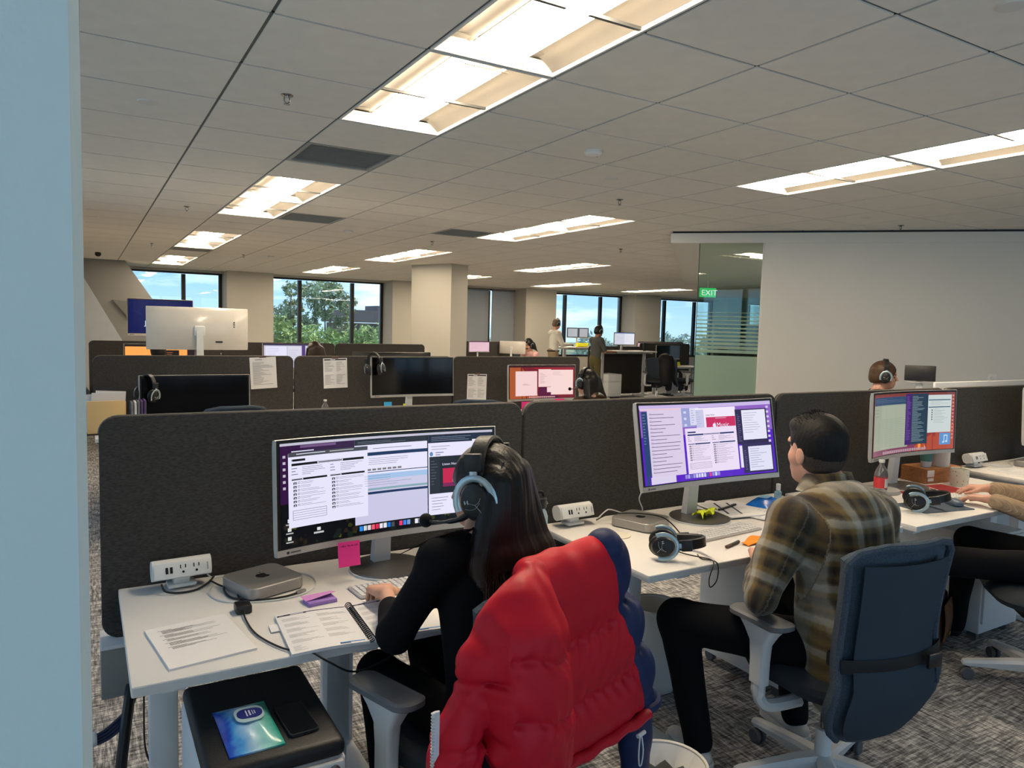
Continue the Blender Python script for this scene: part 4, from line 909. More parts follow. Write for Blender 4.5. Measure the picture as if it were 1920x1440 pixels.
bd = thing('spiral_manual','open spiral-bound manual with printed forms under the worker\'s arm','book',(.675,1.982,D1Z),-.06)
for s in (-1,1):
    S = (lambda s: lambda u,v,l=0: (s*.008+(u if s > 0 else u-1)*.206,(v-.5)*.276,.009+.006*math.sin((u if s > 0 else 1-u)*PI)*.6+l))(s)
    pg = ob('page_block', MB().sheet(lambda u,v: S(u,v),8,2,thick=.008), M_paper, bd); p = Print(lambda u,v,l: S(u,v,.0003+l),du=.12,lift=.0001); draw_form(p); p.build('print',M_print,pg)
ob('index_tab', MB().box((-.224,.06,.004),(.03,.05,.002)), M_paper, bd)
rg = MB().tube([(.0098*math.cos(a),.0006*math.sin(a),.0105+.0098*math.sin(a)) for a in np.linspace(0,2*PI,16)[:-1]],.0014,6,closed=True).mesh('coil_ring',M_black)
for k in range(23): ob('coil_ring', rg, None, bd, (0,-.127+k*.01155,0))
t = thing('sticky_note','hot pink sticky note hanging from the near monitor\'s lower edge','sticky note',(.757,2.338,.787),.05)
ob('sheet', MB().sheet(lambda u,v: ((u-.5)*.076,-.012*(1-v)**2,.0+v*.082),6,6,thick=.0006), mat('hot_pink_paper',(.90,.045,.30),.8), t)
p = Print(lambda u,v,l: ((u-.5)*.076,-.0012-l,v*.082),du=9)
for k,(x,h_) in enumerate(((.14,.5),(.22,1),(.30,.6),(.45,1),(.52,.5),(.62,1.),(.70,.4),(.78,.8),(.86,1.))): p.rect(x,.80,x+.03,.80+.07*h_,srgb(120,20,70)); p.rect(x,.80,x+.06,.815,srgb(120,20,70))
p.build('handwriting',M_print,t)
t = thing('sticky_pad','stack of purple sticky notes with a pink top sheet','sticky notes',(.622,2.213,D1Z),.10)
ob('pad', MB().box((0,-.01,.006),(.090,.055,.012),.001), mat('purple_paper',(.34,.20,.55),.8), t)
ob('top_sheet', MB().sheet(lambda u,v: ((u-.5)*.096,-.018+v*.05,.0135+.014*(1-v)*u),6,4,thick=.0006), mat('orchid_paper',(.72,.30,.66),.8), t)
# cables on the near desk
c1 = thing('adapter_cable','black cable with a small square adapter running off the nearest desk','cable')
ob('cord', MB().tube([(.345,2.51,.745),(.37,2.47,.737),(.405,2.40,.736),(.402,2.30,.736),(.398,2.24,.744),(.392,2.15,.736),(.40,2.03,.735),(.445,1.91,.735),(.50,1.862,.735),(.545,1.845,.705),(.62,1.86,.655),(.72,1.88,.66),(.80,1.90,.70)],.0028,8,sm=6), M_cable_b, c1)
ob('adapter', MB().box((.398,2.228,.744),(.045,.052,.026),.005,M=None), M_black, c1)
c2 = thing('white_cable','white cable looped around the near mini computer','cable')
ob('cord', MB().tube([(.34,2.53,.76),(.36,2.52,.735),(.33,2.42,.7335),(.36,2.33,.7335),(.45,2.28,.7335),(.56,2.275,.7335),(.64,2.33,.7335),(.66,2.43,.7335),(.62,2.50,.7335),(.56,2.53,.735),(.45,2.545,.738),(.36,2.54,.74)],.0024,8,sm=6), M_cable_w, c2)
c3 = thing('usb_cable','short black cable with a silver plug beside the near mini computer','cable')
ob('cord', MB().tube([(.392,2.47,.745),(.375,2.42,.737),(.39,2.34,.7345),(.46,2.29,.7345),(.53,2.285,.7345),(.575,2.30,.7345)],.0034,8,sm=6), M_cable_b, c3)
ob('plug', MB().box((.59,2.306,.736),(.034,.012,.008),.002,M=rotm(rz=.4)), M_silver, c3)
c4 = thing('outlet_cord','black power cord curled under the left outlet unit','cable')
ob('cord', MB().tube([(.20,2.49,.760),(.21,2.47,.742),(.25,2.462,.7345),(.30,2.47,.7345),(.34,2.50,.742),(.36,2.53,.75)],.0035,8,sm=5), M_cable_b, c4)
# flask
t = thing('drinks_flask','pale blue insulated flask with a black lid','bottle',(1.485,2.30,D1Z))
ob('body', MB().lathe([(.001,0),(.035,0),(.0365,.006),(.0365,.155),(.030,.175),(.024,.183),(.024,.19),(.001,.19)],28), mat('pale_blue_steel',(.47,.58,.64),.4,metal=.2), t)
l_ = ob('lid', MB().lathe([(.001,.188),(.028,.188),(.030,.192),(.030,.225),(.026,.230),(.001,.230)],24), M_black, t)
ob('carry_loop', MB().tube([(-.022,0,.228),(-.016,0,.244),(.0,0,.249),(.016,0,.244),(.022,0,.228)],.006,8,sm=3), M_black, l_); ob('rivet', MB().ball((.029,-.010,.205),.006,8,6), M_chr, l_)
# pedestal cabinet with the black cushion
cb = thing('pedestal_cabinet','white pedestal cabinet with a black cushion top under the nearest desk','cabinet',(.380,1.905,0))
ob('body', MB().box((0,.0,.295),(.325,.46,.49),.012,3), M_whitem, cb)
ob('cushion', MB().box((0,-.005,.562),(.322,.455,.046),.018,4), mat('black_vinyl_cushion',(.009,.0095,.011),.5,bump=(150.,.1)), cb)
for z,h_ in ((.470,.138),(.315,.15),(.14,.17)):
    d_ = ob('drawer', MB().box((0,-.236,z),(.305,.018,h_),.006), M_whitem, cb)
    if z > .4: ob('lock', MB().lathe([(.001,0),(.013,0),(.013,.004),(.004,.006),(.001,.006)],16,M=rotm(rx=PI/2),c=(.128,-.245,.520)), M_chr, d_); ob('key_slot', MB().box((.128,-.2515,.520),(.003,.002,.012)), M_black, d_)
for sx_ in (-1,1):
    for sy_ in (-1,1): ob('caster', MB().lathe([(.001,-.012),(.024,-.012),(.024,.012),(.001,.012)],14,M=rotm(ry=PI/2),c=(sx_*.13,sy_*.19,.025)), M_cast, cb)
# wet wipes pack: pillow shape with printed blues
wp_ = thing('wipes_pack','blue and teal soft pack of wet wipes on the black cushion','wipes',(.337,1.825,.585),.02)
def pill(u,v): s = max(0.,math.sin(PI*min(1,max(0,u))))**.55*max(0.,math.sin(PI*min(1,max(0,(v-.06)/.88))))**.5; return ((u-.5)*.128,(v-.5)*.225,.004+.030*s+.0025*math.sin(17*u+9*v)*s)
MWP = bpy.data.materials.new('wipes_wrapper'); MWP.use_nodes = True; nt = MWP.node_tree; b = nt.nodes['Principled BSDF']; b.inputs['Roughness'].default_value = .22
tcw = N(nt,'ShaderNodeTexCoord'); sxw = N(nt,'ShaderNodeSeparateXYZ'); nt.links.new(tcw.outputs['Object'],sxw.inputs[0]); nzw = N(nt,'ShaderNodeTexNoise',_Scale=22.); nt.links.new(tcw.outputs['Object'],nzw.inputs['Vector'])
adw = N(nt,'ShaderNodeMath',operation='MULTIPLY_ADD'); adw.inputs[1].default_value = .05; nt.links.new(nzw.outputs['Fac'],adw.inputs[0]); nt.links.new(sxw.outputs['X'],adw.inputs[2])
mrw = N(nt,'ShaderNodeMapRange'); mrw.inputs['From Min'].default_value = -.045; mrw.inputs['From Max'].default_value = .09; nt.links.new(adw.outputs[0],mrw.inputs[0]); rw = N(nt,'ShaderNodeValToRGB'); nt.links.new(mrw.outputs[0],rw.inputs[0])
el = rw.color_ramp.elements; el[0].position = .0; el[0].color = (.01,.03,.40,1); el[1].position = 1.; el[1].color = (.03,.42,.33,1)
for ps,c_ in ((.12,(.02,.10,.55,1)),(.22,(.07,.33,.72,1)),(.5,(.45,.66,.80,1)),(.75,(.25,.62,.58,1))): k_ = el.new(ps); k_.color = c_
nt.links.new(rw.outputs[0],b.inputs['Base Color'])
ob('wrapper', MB().sheet(pill,20,28,thick=.004), MWP, wp_)
lid = ob('resealable_label', MB().prism([(x*.98,y) for x,y in rrect(.070,.074,.026,6)],0,.002,t=(.004,.004,.0355)), mat('pale_label',(.45,.60,.66),.4), wp_)
ob('blue_badge', MB().prism(rrect(.046,.060,.02,6),0,.001,M=rotm(rz=1.45),t=(.005,.004,.0378)), mat('navy_badge',(.02,.03,.22),.4), lid)
p = Print(lambda u,v,l: (u-.014,v-.011,.0392+l),du=9,lift=.0002); p.rect(.010,.0,.013,.03,WHT); p.rect(.017,.002,.021,.028,WHT); p.rect(.025,.004,.027,.026,WHT); p.rect(.030,.006,.032,.024,WHT); p.build('badge_print',M_print,lid)
t = thing('smartphone','black smartphone lying face up on the cushion','phone',(.452,1.81,.585),.06)
ob('body', MB().prism(rrect(.074,.152,.011,5),0,.0085,bev=.0012), mat('dark_metal_phone',(.06,.06,.065),.3,metal=.6), t); ob('screen', MB().prism(rrect(.068,.146,.009,5),.0085,.0090), M_scr_off, t)
ob('port', MB().box((0,-.0763,.0045),(.009,.001,.003)), M_black, t)
# thick cables and hoses on the floor at the left
hs = thing('cable_sleeve','thick black cable sleeve hanging beside the nearest desk leg','cable')
ob('hose', MB().tube([(.115,2.56,.42),(.09,2.47,.30),(.075,2.42,.16),(.10,2.36,.06),(.18,2.30,.03)],.017,10,sm=6), M_black, hs); ob('hose_end', MB().lathe([(.019,-.012),(.021,0),(.019,.012)],12,c=(.18,2.30,.03),M=rotm(ry=PI/2)), M_black, hs)
hs = thing('floor_hose','black hose lying on the carpet by the pillar','cable')
ob('hose', MB().tube([(-.25,2.55,.10),(-.05,2.48,.075),(.10,2.40,.05),(.17,2.34,.035),(.26,2.28,.022)],.015,10,sm=6), M_black, hs)
hs = thing('blue_cable_bundle','dark blue cable bundle swinging out behind the pillar','cable')
bm_ = MB()
for k in range(4): bm_.tube([(-.12,2.50+.01*k,.30+.012*k),(.0,2.49,.285+.009*k),(.07,2.49+.004*k,.31+.01*k),(.11,2.52,.36+.006*k),(.14,2.56,.42)],.0055,7,sm=5)
ob('cords', bm_, mat('navy_cable',(.012,.018,.06),.5), hs); ob('tie', MB().lathe([(.02,-.006),(.022,0),(.02,.006)],12,c=(.01,2.495,.30),M=rotm(ry=PI/2)), M_cable_w, hs)
t = thing('thin_black_lead','thin black lead drooping beside the left desk leg','cable'); ob('cord', MB().tube([(.135,2.25,.69),(.132,2.25,.5),(.135,2.25,.36),(.165,2.24,.30),(.21,2.24,.31)],.0028,6,sm=5), M_cable_b, t)
# ================================================================ things on the second desk
headset('black headset with pale blue forks lying on the desk beside the small computer',(1.885,2.045,D2Z+.045),(1.45,.12,.85),0)
t = thing('black_cable','thin black headset lead looping over the second desk\'s edge','cable')
ob('cord', MB().tube([(1.93,2.03,.768),(1.965,1.99,.758),(1.99,1.94,.758),(1.99,1.90,.762),(1.975,1.868,.758),(1.945,1.858,.71),(1.955,1.86,.675),(1.985,1.858,.70),(1.995,1.872,.757),(1.975,1.93,.758),(2.0,1.975,.758)],.0022,6,sm=6), M_cable_b, t)
t = thing('coaster','round cork coaster on the second desk','coaster',(1.89,2.315,D2Z)); ob('disc', MB().lathe([(.001,0),(.05,0),(.051,.0015),(.05,.003),(.001,.003)],32), mat('cream_cork',(.66,.62,.50),.8), t)
t = thing('black_cable','black cord curling over the second mini computer','cable'); ob('cord', MB().tube([(1.93,2.52,.765),(1.955,2.47,.80),(2.02,2.45,.803),(2.10,2.40,.803),(2.14,2.32,.80),(2.13,2.22,.77),(2.06,2.12,.762),(1.96,2.07,.775)],.0028,6,sm=6), M_cable_b, t)
t = thing('white_cable','white cord hanging behind the purple monitor\'s stand','cable'); ob('cord', MB().tube([(2.20,2.51,.90),(2.17,2.52,.84),(2.20,2.53,.775),(2.13,2.54,.765),(2.02,2.53,.80),(1.98,2.52,.80),(1.94,2.53,.765)],.003,6,sm=6), M_cable_w, t)
t = thing('crumpled_note','crumpled yellow-green note on the monitor base','paper',(2.41,2.345,D2Z+.0145),.2)
V_ = rng.uniform(-1,1,(9,6))
def crum(u,v): return ((u-.5)*.125,(v-.5)*.06+.008*math.sin(9*u), .004+.026*abs(math.sin(5.2*u+2.5*v))*(.5+.5*math.sin(3*v+1))+.012*abs(math.sin(13*u-7*v)))
ob('sheet', MB().sheet(crum,14,8,thick=.0008), mat('lime_paper',(.72,.82,.02),.6), t, smooth=12)
def draw_txt(p):
    p.lines(.06,.1,.94,.9,12,INK,2,.12)
for k,(x,y,rz,zz,lab) in enumerate(((2.67,2.44,.5,0,'lowest of the loose printed sheets behind the second keyboard'),(2.72,2.37,.2,.0045,'middle loose printed sheet behind the second keyboard'),(2.645,2.41,-.15,.009,'topmost loose printed sheet with dark bars behind the second keyboard'))):
    o = sheet_of(lab,x,y,D2Z+zz,rz,th=.0042,draw=(lambda p: (draw_txt(p), p.poly([(.1,.2),(.16,.2),(.46,.9),(.40,.9)],srgb(50,54,80),3), p.poly([(.4,.15),(.45,.15),(.75,.85),(.70,.85)],srgb(50,54,80),3))) if k == 2 else draw_txt,name='loose_sheet')
    o['group'] = 'loose sheets on the second desk'
t = thing('black_pen','black marker pen lying across the loose sheets','pen',(2.63,2.42,D2Z+.0145),.25); ob('barrel', MB().tube([(-.08,0,.005),(.08,0,.005)],.005,8), M_black, t); ob('clip', MB().box((.05,0,.011),(.04,.003,.002)), M_grey, t)
t = thing('wipes_packet','bright blue soft packet behind the second desk\'s papers','packet',(2.90,2.43,D2Z),.35)
ob('wrapper', MB().sheet(lambda u,v: ((u-.5)*.24,(v-.5)*.13,.003+.035*max(0,math.sin(PI*u))**.6*max(0,math.sin(PI*v))**.6+.004*math.sin(14*u+8*v)*math.sin(PI*u)*math.sin(PI*v)),18,12,thick=.003), mat('glossy_blue_wrapper',(.01,.16,.62),.25,var=(20.,.3)), t); ob('label', MB().prism(rrect(.07,.045,.012,5),0,.001,t=(0,0,.041)), mat('light_blue_label',(.25,.5,.75),.35), t)
t = thing('sanitizer_bottle','small clear hand sanitizer bottle by the plaid-shirted man','bottle',(3.02,2.45,D2Z)); ob('body', MB().lathe([(.001,0),(.021,0),(.022,.004),(.021,.05),(.010,.06),(.001,.06)],20,M=np.diag([1,.7,1])), mat('clear_gel_bottle',(.45,.68,.78),.15,trans=.6), t); ob('cap', MB().lathe([(.001,.06),(.011,.06),(.011,.09),(.009,.092),(.001,.092)],16), M_white, t)
t = thing('orange_cloth','folded bright orange cloth by the plaid-shirted man\'s arm','cloth',(2.335,2.0,D2Z),.25); ob('sheet', MB().sheet(lambda u,v: ((u-.5)*.15,(v-.5)*.09*(.35+.65*u),.003+.008*abs(math.sin(4*u+2*v))),10,6,thick=.002), mat('orange_fabric',(.92,.30,.015),.8), t)
t = thing('marker_pen','brown and black marker pen on the second desk','pen',(2.225,2.005,D2Z),.30); ob('barrel', MB().tube([(-.03,0,.007),(.045,0,.007)],.0065,10), M_black, t); ob('cap', MB().tube([(-.062,0,.007),(-.028,0,.007)],.007,10), mat('brown_cap',(.10,.05,.03),.4), t)
# ================================================================ third desk
t = thing('water_bottle','clear plastic water bottle with a red label','bottle',(3.60,2.275,D3Z))
M_pet = mat('clear_plastic',(.86,.88,.90),.08,trans=.92,ior=1.2)
ob('body', MB().lathe([(.001,0),(.030,0),(.033,.006),(.033,.05),(.0315,.055),(.033,.06),(.033,.135),(.028,.160),(.0135,.185),(.0125,.20),(.001,.20)],24), M_pet, t)
ob('label', MB().lathe([(.0334,.068),(.0336,.070),(.0336,.120),(.0334,.122)],24,cap=False), mat('red_label',(.70,.05,.06),.5), t); ob('label_panel', MB().box((-.004,-.0335,.095),(.02,.003,.046)), M_white, t)
ob('cap', MB().lathe([(.001,.20),(.0145,.20),(.0145,.214),(.001,.215)],18), M_white, t)
headset('black headset with a silver emblem lying on the third desk',(3.60,2.09,D3Z+.048),(1.35,.0,.6),0)
t = thing('mouse_mat','dark blue-grey mouse mat at the front of the third desk','mouse mat',(3.72,2.06,D3Z),-.18); ob('mat', MB().prism(rrect(.34,.20,.012,4),0,.003), mat('slate_mat',(.06,.085,.12),.85), t)
t = thing('computer_mouse','blue-grey wireless mouse beside the beige-sleeved hand','mouse',(3.86,2.035,D3Z+.003),-.5); ob('shell', MB().loft([[(x*k_,y*k_,z) for x,y in rrect(.06,.112,.029,6)] for z,k_ in ((0,.93),(.006,1.),(.016,.97),(.025,.82),(.031,.5),(.0325,.15))],True,True), mat('slate_mouse',(.10,.14,.19),.35), t); ob('wheel', MB().lathe([(.001,-.004),(.008,-.004),(.008,.004),(.001,.004)],14,M=rotm(ry=PI/2),c=(0,.035,.027)), M_black, t)
t = thing('red_mat','dark red mat with white line art behind the keyboard','mat',(4.10,2.30,D3Z),-.12); ob('mat', MB().prism(rrect(.46,.20,.01,4),0,.002), mat('dark_red_mat',(.30,.018,.020),.8), t)
p = Print(lambda u,v,l: (u*.46-.23,v*.2-.1,.0021+l),du=9)
for (a,b_) in (((.10,.25),(.22,.6)),((.22,.6),(.16,.85)),((.28,.2),(.36,.7)),((.36,.7),(.30,.9)),((.45,.3),(.5,.75)),((.6,.35),(.66,.8))):
    d = A(*b_)-A(*a); n = A(-d[1],d[0]); n = n/np.linalg.norm(n)*.012; p.poly([tuple(A(*a)-n),tuple(A(*b_)-n),tuple(A(*b_)+n),tuple(A(*a)+n)],srgb(225,215,215))
p.build('line_art',M_print,t)
t = thing('speckled_mug','cream speckled ceramic mug on the third desk','mug',(4.40,2.30,D3Z))
m = mat('speckled_ceramic',(.70,.66,.54),.4); nt = m.node_tree; b = nt.nodes['Principled BSDF']; src = b.inputs['Base Color'].links[0].from_socket
vo = N(nt,'ShaderNodeTexVoronoi',_Scale=70.); tcm = N(nt,'ShaderNodeTexCoord'); nt.links.new(tcm.outputs['Object'],vo.inputs['Vector']); lt = N(nt,'ShaderNodeMath',operation='LESS_THAN'); lt.inputs[1].default_value = .22; nt.links.new(vo.outputs['Distance'],lt.inputs[0]); mm = N(nt,'ShaderNodeMixRGB'); mm.inputs[2].default_value = (.25,.18,.12,1); nt.links.new(lt.outputs[0],mm.inputs[0]); nt.links.new(src,mm.inputs[1]); nt.links.new(mm.outputs[0],b.inputs['Base Color'])
ob('body', MB().lathe([(.001,0),(.046,0),(.048,.004),(.049,.10),(.047,.104),(.044,.10),(.043,.01),(.001,.008)],28), m, t); ob('handle', MB().tube([(.047,.0,.085),(.07,0,.08),(.078,0,.055),(.068,0,.03),(.047,0,.025)],.007,8,sm=4), m, t)
t = thing('wooden_box','brown wooden box with a white sticker under the third monitor','box',(4.42,2.475,D3Z),-.10)
ob('box', MB().box((0,0,.045),(.32,.17,.09),.004), mat('brown_wood',(.36,.15,.055),.5,var=(9.,.25,(1,12,12))), t); ob('sticker', MB().box((-.125,-.0855,.06),(.06,.002,.04),.0008), M_white, t); ob('barcode', MB().box((-.125,-.087,.025),(.05,.001,.018)), M_white, t)
t = thing('paper_cup','white and green paper cup on the wooden box','cup',(4.33,2.46,D3Z+.09)); ob('cup', MB().lathe([(.001,0),(.027,0),(.036,.11),(.038,.112),(.034,.112),(.001,.01)],24), M_white, t); ob('sleeve', MB().lathe([(.0305,.035),(.0315,.036),(.0365,.10),(.0355,.10)],24,cap=False), mat('teal_sleeve',(.10,.30,.25),.7), t)
t = thing('white_canister','white round canister on the wooden box','canister',(4.45,2.45,D3Z+.09)); ob('body', MB().lathe([(.001,0),(.055,0),(.057,.004),(.057,.115),(.001,.115)],28), mat('cream_canister',(.72,.67,.60),.5), t); ob('lid', MB().lathe([(.001,.115),(.059,.115),(.059,.13),(.001,.131)],28), M_white, t)
t = thing('glass_jar','small glass jar right of the white canister','jar',(4.545,2.50,D3Z+.09)); ob('body', MB().lathe([(.001,0),(.028,0),(.028,.07),(.022,.085),(.001,.085)],20), mat('smoky_glass',(.35,.37,.38),.1,trans=.5), t); ob('lid', MB().lathe([(.001,.085),(.025,.085),(.025,.10),(.001,.10)],18), M_silver, t)
t = thing('charging_disc','silver-grey disc with a dark oval near the water bottle','disc',(3.80,2.40,D3Z),.0); ob('disc', MB().lathe([(.001,0),(.10,0),(.103,.006),(.098,.018),(.001,.020)],36), M_silverp, t); ob('oval', MB().lathe([(.001,.0205),(.045,.0205),(.001,.0215)],24,M=np.diag([1,.6,1])), M_black, t)
sheet_of('sheet of paper lying on the raised desk at the right',5.06,2.28,D4Z,-.3,draw=draw_txt,name='loose_sheet')
t = thing('orange_tag','small orange paper tag on the raised right desk','tag',(5.24,2.25,D4Z+.004),.3); ob('tag', MB().prism(rrect(.07,.035,.008,4),0,.002), mat('orange_fabric'), t)
t = thing('router_box','flat silver computer at the right edge desk','computer',(5.42,2.36,D4Z),.1); ob('case', MB().prism(rrect(.197,.197,.03,6),.003,.038,bev=.002), M_mini, t); ob('foot', MB().box((0,0,.002),(.15,.15,.004)), M_black, t)
t = thing('white_lead','white lead draped over the right edge desk','cable'); ob('cord', MB().tube([(5.05,2.52,.80),(5.12,2.45,.782),(5.25,2.42,.776),(5.34,2.47,.776),(5.45,2.53,.78),(5.60,2.50,.80)],.004,6,sm=5), M_cable_w, t)
# floor things right and centre
t = thing('waste_bin','white round waste bin with a liner beside the red jacket','bin',(1.53,1.60,0)); ob('bin', MB().lathe([(.001,.0),(.10,.0),(.105,.01),(.125,.27),(.128,.275),(.121,.272),(.10,.03),(.001,.02)],32), mat('off_white_bin',(.62,.60,.55),.5), t)
ob('liner', MB().sheet(lambda u,v: ((.118-.03*v)*math.cos(2*PI*u),(.118-.03*v)*math.sin(2*PI*u),.268-.05*v+.012*math.sin(9*2*PI*u)*v),36,5,thick=.001), mat('thin_liner',(.74,.73,.70),.5), t); ob('crumpled_paper', MB().ball((.02,-.02,.20),(.07,.06,.045),14,8), M_paper, t, smooth=0)
def pedestal(label,x,y,rz=0.):
    t = thing('pedestal_cabinet',label,'cabinet',(x,y,0),rz); ob('body', MB().box((0,0,.315),(.39,.50,.52),.008), M_whitem, t)
    for z,h_ in ((.48,.16),(.25,.28)): ob('drawer', MB().box((0,-.254,z),(.37,.018,h_),.006), M_whitem, t)
    for a in (-1,1):
        for c in (-1,1): ob('caster', MB().lathe([(.001,-.012),(.026,-.012),(.026,.012),(.001,.012)],14,M=rotm(ry=PI/2),c=(a*.15,c*.2,.027)), M_cast, t)
    return t
pedestal('white pedestal cabinet under the third desk, beside the brown bag',4.22,2.20)
pedestal('white pedestal cabinet under the purple monitor\'s desk',2.78,2.28)
t = thing('ribbed_bin','white ribbed bin under the second desk','bin',(2.20,2.42,0)); pr_ = [(.001,0),(.10,0)]
for k in range(14): pr_ += [(.108+.002*(k%2)+.0008*k,.01+k*.026)]
ob('bin', MB().lathe(pr_+[(.118,.375),(.112,.37),(.10,.02),(.001,.015)],32), mat('white_ribbed_plastic',(.66,.67,.66),.5), t); ob('rim', MB().lathe([(.117,.372),(.123,.374),(.117,.38)],32,cap=False), M_white, t)
bg_ = thing('leather_bag','brown leather bag on the carpet under the third desk','bag',(3.83,2.10,0),.35)
M_lea = mat('brown_leather',(.085,.032,.014),.55,bump=(80.,.15))
ob('body', MB().loft([[(x*k_,y*k_,z) for x,y in rrect(.30,.15,.04,5)] for z,k_ in ((0,.95),(.02,1.),(.16,.95),(.26,.82),(.275,.7))],True,True), M_lea, bg_)
fl = ob('flap', MB().sheet(lambda u,v: ((u-.5)*.26*(1-.25*v*v*(abs(u-.5)>.3)),-.082-.01*math.sin(PI*v),.25-.20*v),10,8,thick=.006), mat('tan_leather',(.15,.062,.024),.55,bump=(80.,.15)), bg_); ob('clasp', MB().box((0,-.097,.075),(.02,.006,.02),.003), mat('brass',(.5,.35,.12),.35,metal=.9), fl)
ob('handle', MB().tube([(-.08,0,.27),(-.08,0,.34),(-.03,.0,.40),(.05,0,.42),(.10,0,.37),(.10,0,.27)],.010,8,sm=4), M_black, bg_)
# ================================================================ second-row desk things
def letter(label,x,z,w=.226,h=.279,rz=0.,draw=None):
    t = thing('pinned_sheet',label,'paper',(x,R2-.0185,z),0); t.rotation_euler = (0,rz,0)
    ob('sheet', MB().sheet(lambda u,v: ((u-.5)*w,-.003-.004*(1-v)**2,-h*(1-v)),4,4,thick=.0006), M_paper, t); p = Print(lambda u,v,l: ((u-.5)*w,-.004-.004*(1-v)**2-l,-h*(1-v)),du=.3); draw(p); p.build('print',M_print,t)
    ob('clip', MB().box((0,-.003,.004),(.06,.008,.018),.002), mat('brown_clip',(.12,.06,.05),.5), t)
def draw_letter(p): p.lines(.2,.9,.8,.94,1,INK,2,.4); p.lines(.1,.12,.92,.86,22,INK,2,.22)
def draw_sheet(p):
    p.rect(.04,.93,.96,.97,srgb(40,40,46),1); p.rect(.3,.94,.5,.96,WHT,2)
    for v in (.55,.12): p.lines(.06,v,.46,v+.34,9,INK,2,.2); p.lines(.54,v,.94,v+.34,9,INK,2,.2)
letter('typed letter pinned at the top of the second-row left divider',1.368,1.276,rz=-.05,draw=draw_letter)
letter('two-column form pinned between the two blank monitors',2.02,1.268,rz=-.03,draw=draw_sheet)
letter('two-column form pinned left of the red monitor',3.52,1.105,rz=.02,draw=draw_sheet)
headset('headset hooked over the left corner of the left blank monitor',(.425,6.395,.99),(.06,.15,-.75),0,1.05,.062)
headset('headset hooked over the corner of the middle blank monitor',(2.30,6.39,1.175),(.06,-.12,-.75),0,1.05,.062)
fo = thing('file_holder','upright file holder with cream folders at the second row\'s left end','file holder',(.145,6.26,.72))
ob('tray', MB().box((0,.02,.004),(.28,.24,.008)).box((0,.13,.09),(.28,.006,.18)), M_black, fo)
for k,(y,c_,h_) in enumerate(((-.08,(.74,.52,.24),.245),(-.05,(.70,.46,.20),.238))): ob('folder', MB().box((-.01+.012*k,y,.008+h_/2),(.245,.010,h_),.004,M=rotm(rx=.03)), mat(f'manila_{k}',c_,.7), fo)
for k,(x,y,h_,rz_) in enumerate(((.0,-.02,.30,.0),(.02,.01,.31,.05),(-.05,.03,.29,-.08))): ob('paper_sheaf', MB().box((x,y,.008+h_/2),(.20,.010,h_),M=rotm(ry=rz_)), M_paper, fo)
for k in range(5): ob('binder', MB().box((.165+.022*k,.02,.12+.004*k),(.016,.2,.22),.002), (mat('purple_binder',(.10,.05,.16),.6) if k > 2 else M_cable_w if k == 1 else M_grey), fo)
t = thing('small_bottle','small plastic water bottle between the blank monitors','bottle',(1.815,6.30,.72)); ob('body', MB().lathe([(.001,0),(.032,0),(.032,.13),(.026,.15),(.013,.175),(.012,.19),(.001,.19)],18), M_pet, t); ob('label', MB().lathe([(.0325,.05),(.0327,.052),(.0327,.11),(.0325,.112)],18,cap=False), MATS['red_label'], t); ob('cap', MB().lathe([(.001,.19),(.014,.19),(.014,.205),(.001,.205)],14), M_white, t)
t = thing('blue_note','bright blue sticky note under the middle blank monitor','sticky note',(2.42,6.37,.78)); ob('sheet', MB().sheet(lambda u,v: ((u-.5)*.076,-.008*(1-v),v*.10),3,3,thick=.0006), mat('sky_blue_paper',(.05,.40,.75),.8), t)
t = thing('yellow_marker','yellow highlighter standing below the middle blank monitor','marker',(2.58,6.36,.72)); ob('barrel', MB().lathe([(.001,0),(.011,0),(.011,.10),(.008,.11),(.001,.11)],10), mat('yellow_plastic',(.80,.72,.02),.4), t); ob('cap', MB().lathe([(.001,.10),(.012,.10),(.012,.14),(.001,.14)],10), mat('yellow_plastic'), t)
for x,z,lab in ((3.92,.80,'left pink sticky note under the red monitor'),(4.33,.82,'right pink sticky note under the red monitor')):
    t = thing('pink_note',lab,'sticky note',(x,6.36,z-.05)); ob('sheet', MB().sheet(lambda u,v: ((u-.5)*.12,-.006*(1-v),v*.09),3,3,thick=.0006), mat('hot_pink_paper'), t)
t = thing('coiled_cable','coil of black cable between the left monitors','cable',(1.58,6.30,.72)); ob('coil', MB().tube([(.10*math.cos(a),.06*math.sin(a),.02+.014*a/6.28+.02*math.sin(a*.5)) for a in np.linspace(0,2*PI*4,60)],.006,6), M_cable_b, t)
t = thing('tablet_stand','black tablet on a stand beside the headset man','tablet',(5.76,3.37,0),-.95)
ob('screen', MB().box((0,0,1.32),(.22,.012,.125),.006,M=rotm(rx=-.15)), M_black, t); ob('arm', MB().box((0,.012,.65),(.05,.012,1.28),.003), M_whitem, t); ob('base', MB().lathe([(.001,0),(.16,0),(.16,.012),(.001,.012)],24), M_whitem, t); ob('lip', MB().box((0,-.012,1.245),(.19,.03,.008),.002), M_silver, t)
t = thing('wall_outlet','white cable outlet plate on the diagonal wall','outlet',(*wp(3.24,-.004),1.195),-.78); ob('plate', MB().box((0,0,0),(.085,.008,.115),.003), M_white, t); ob('socket', MB().box((0,-.005,.0),(.04,.003,.07),.001), M_wall, t)
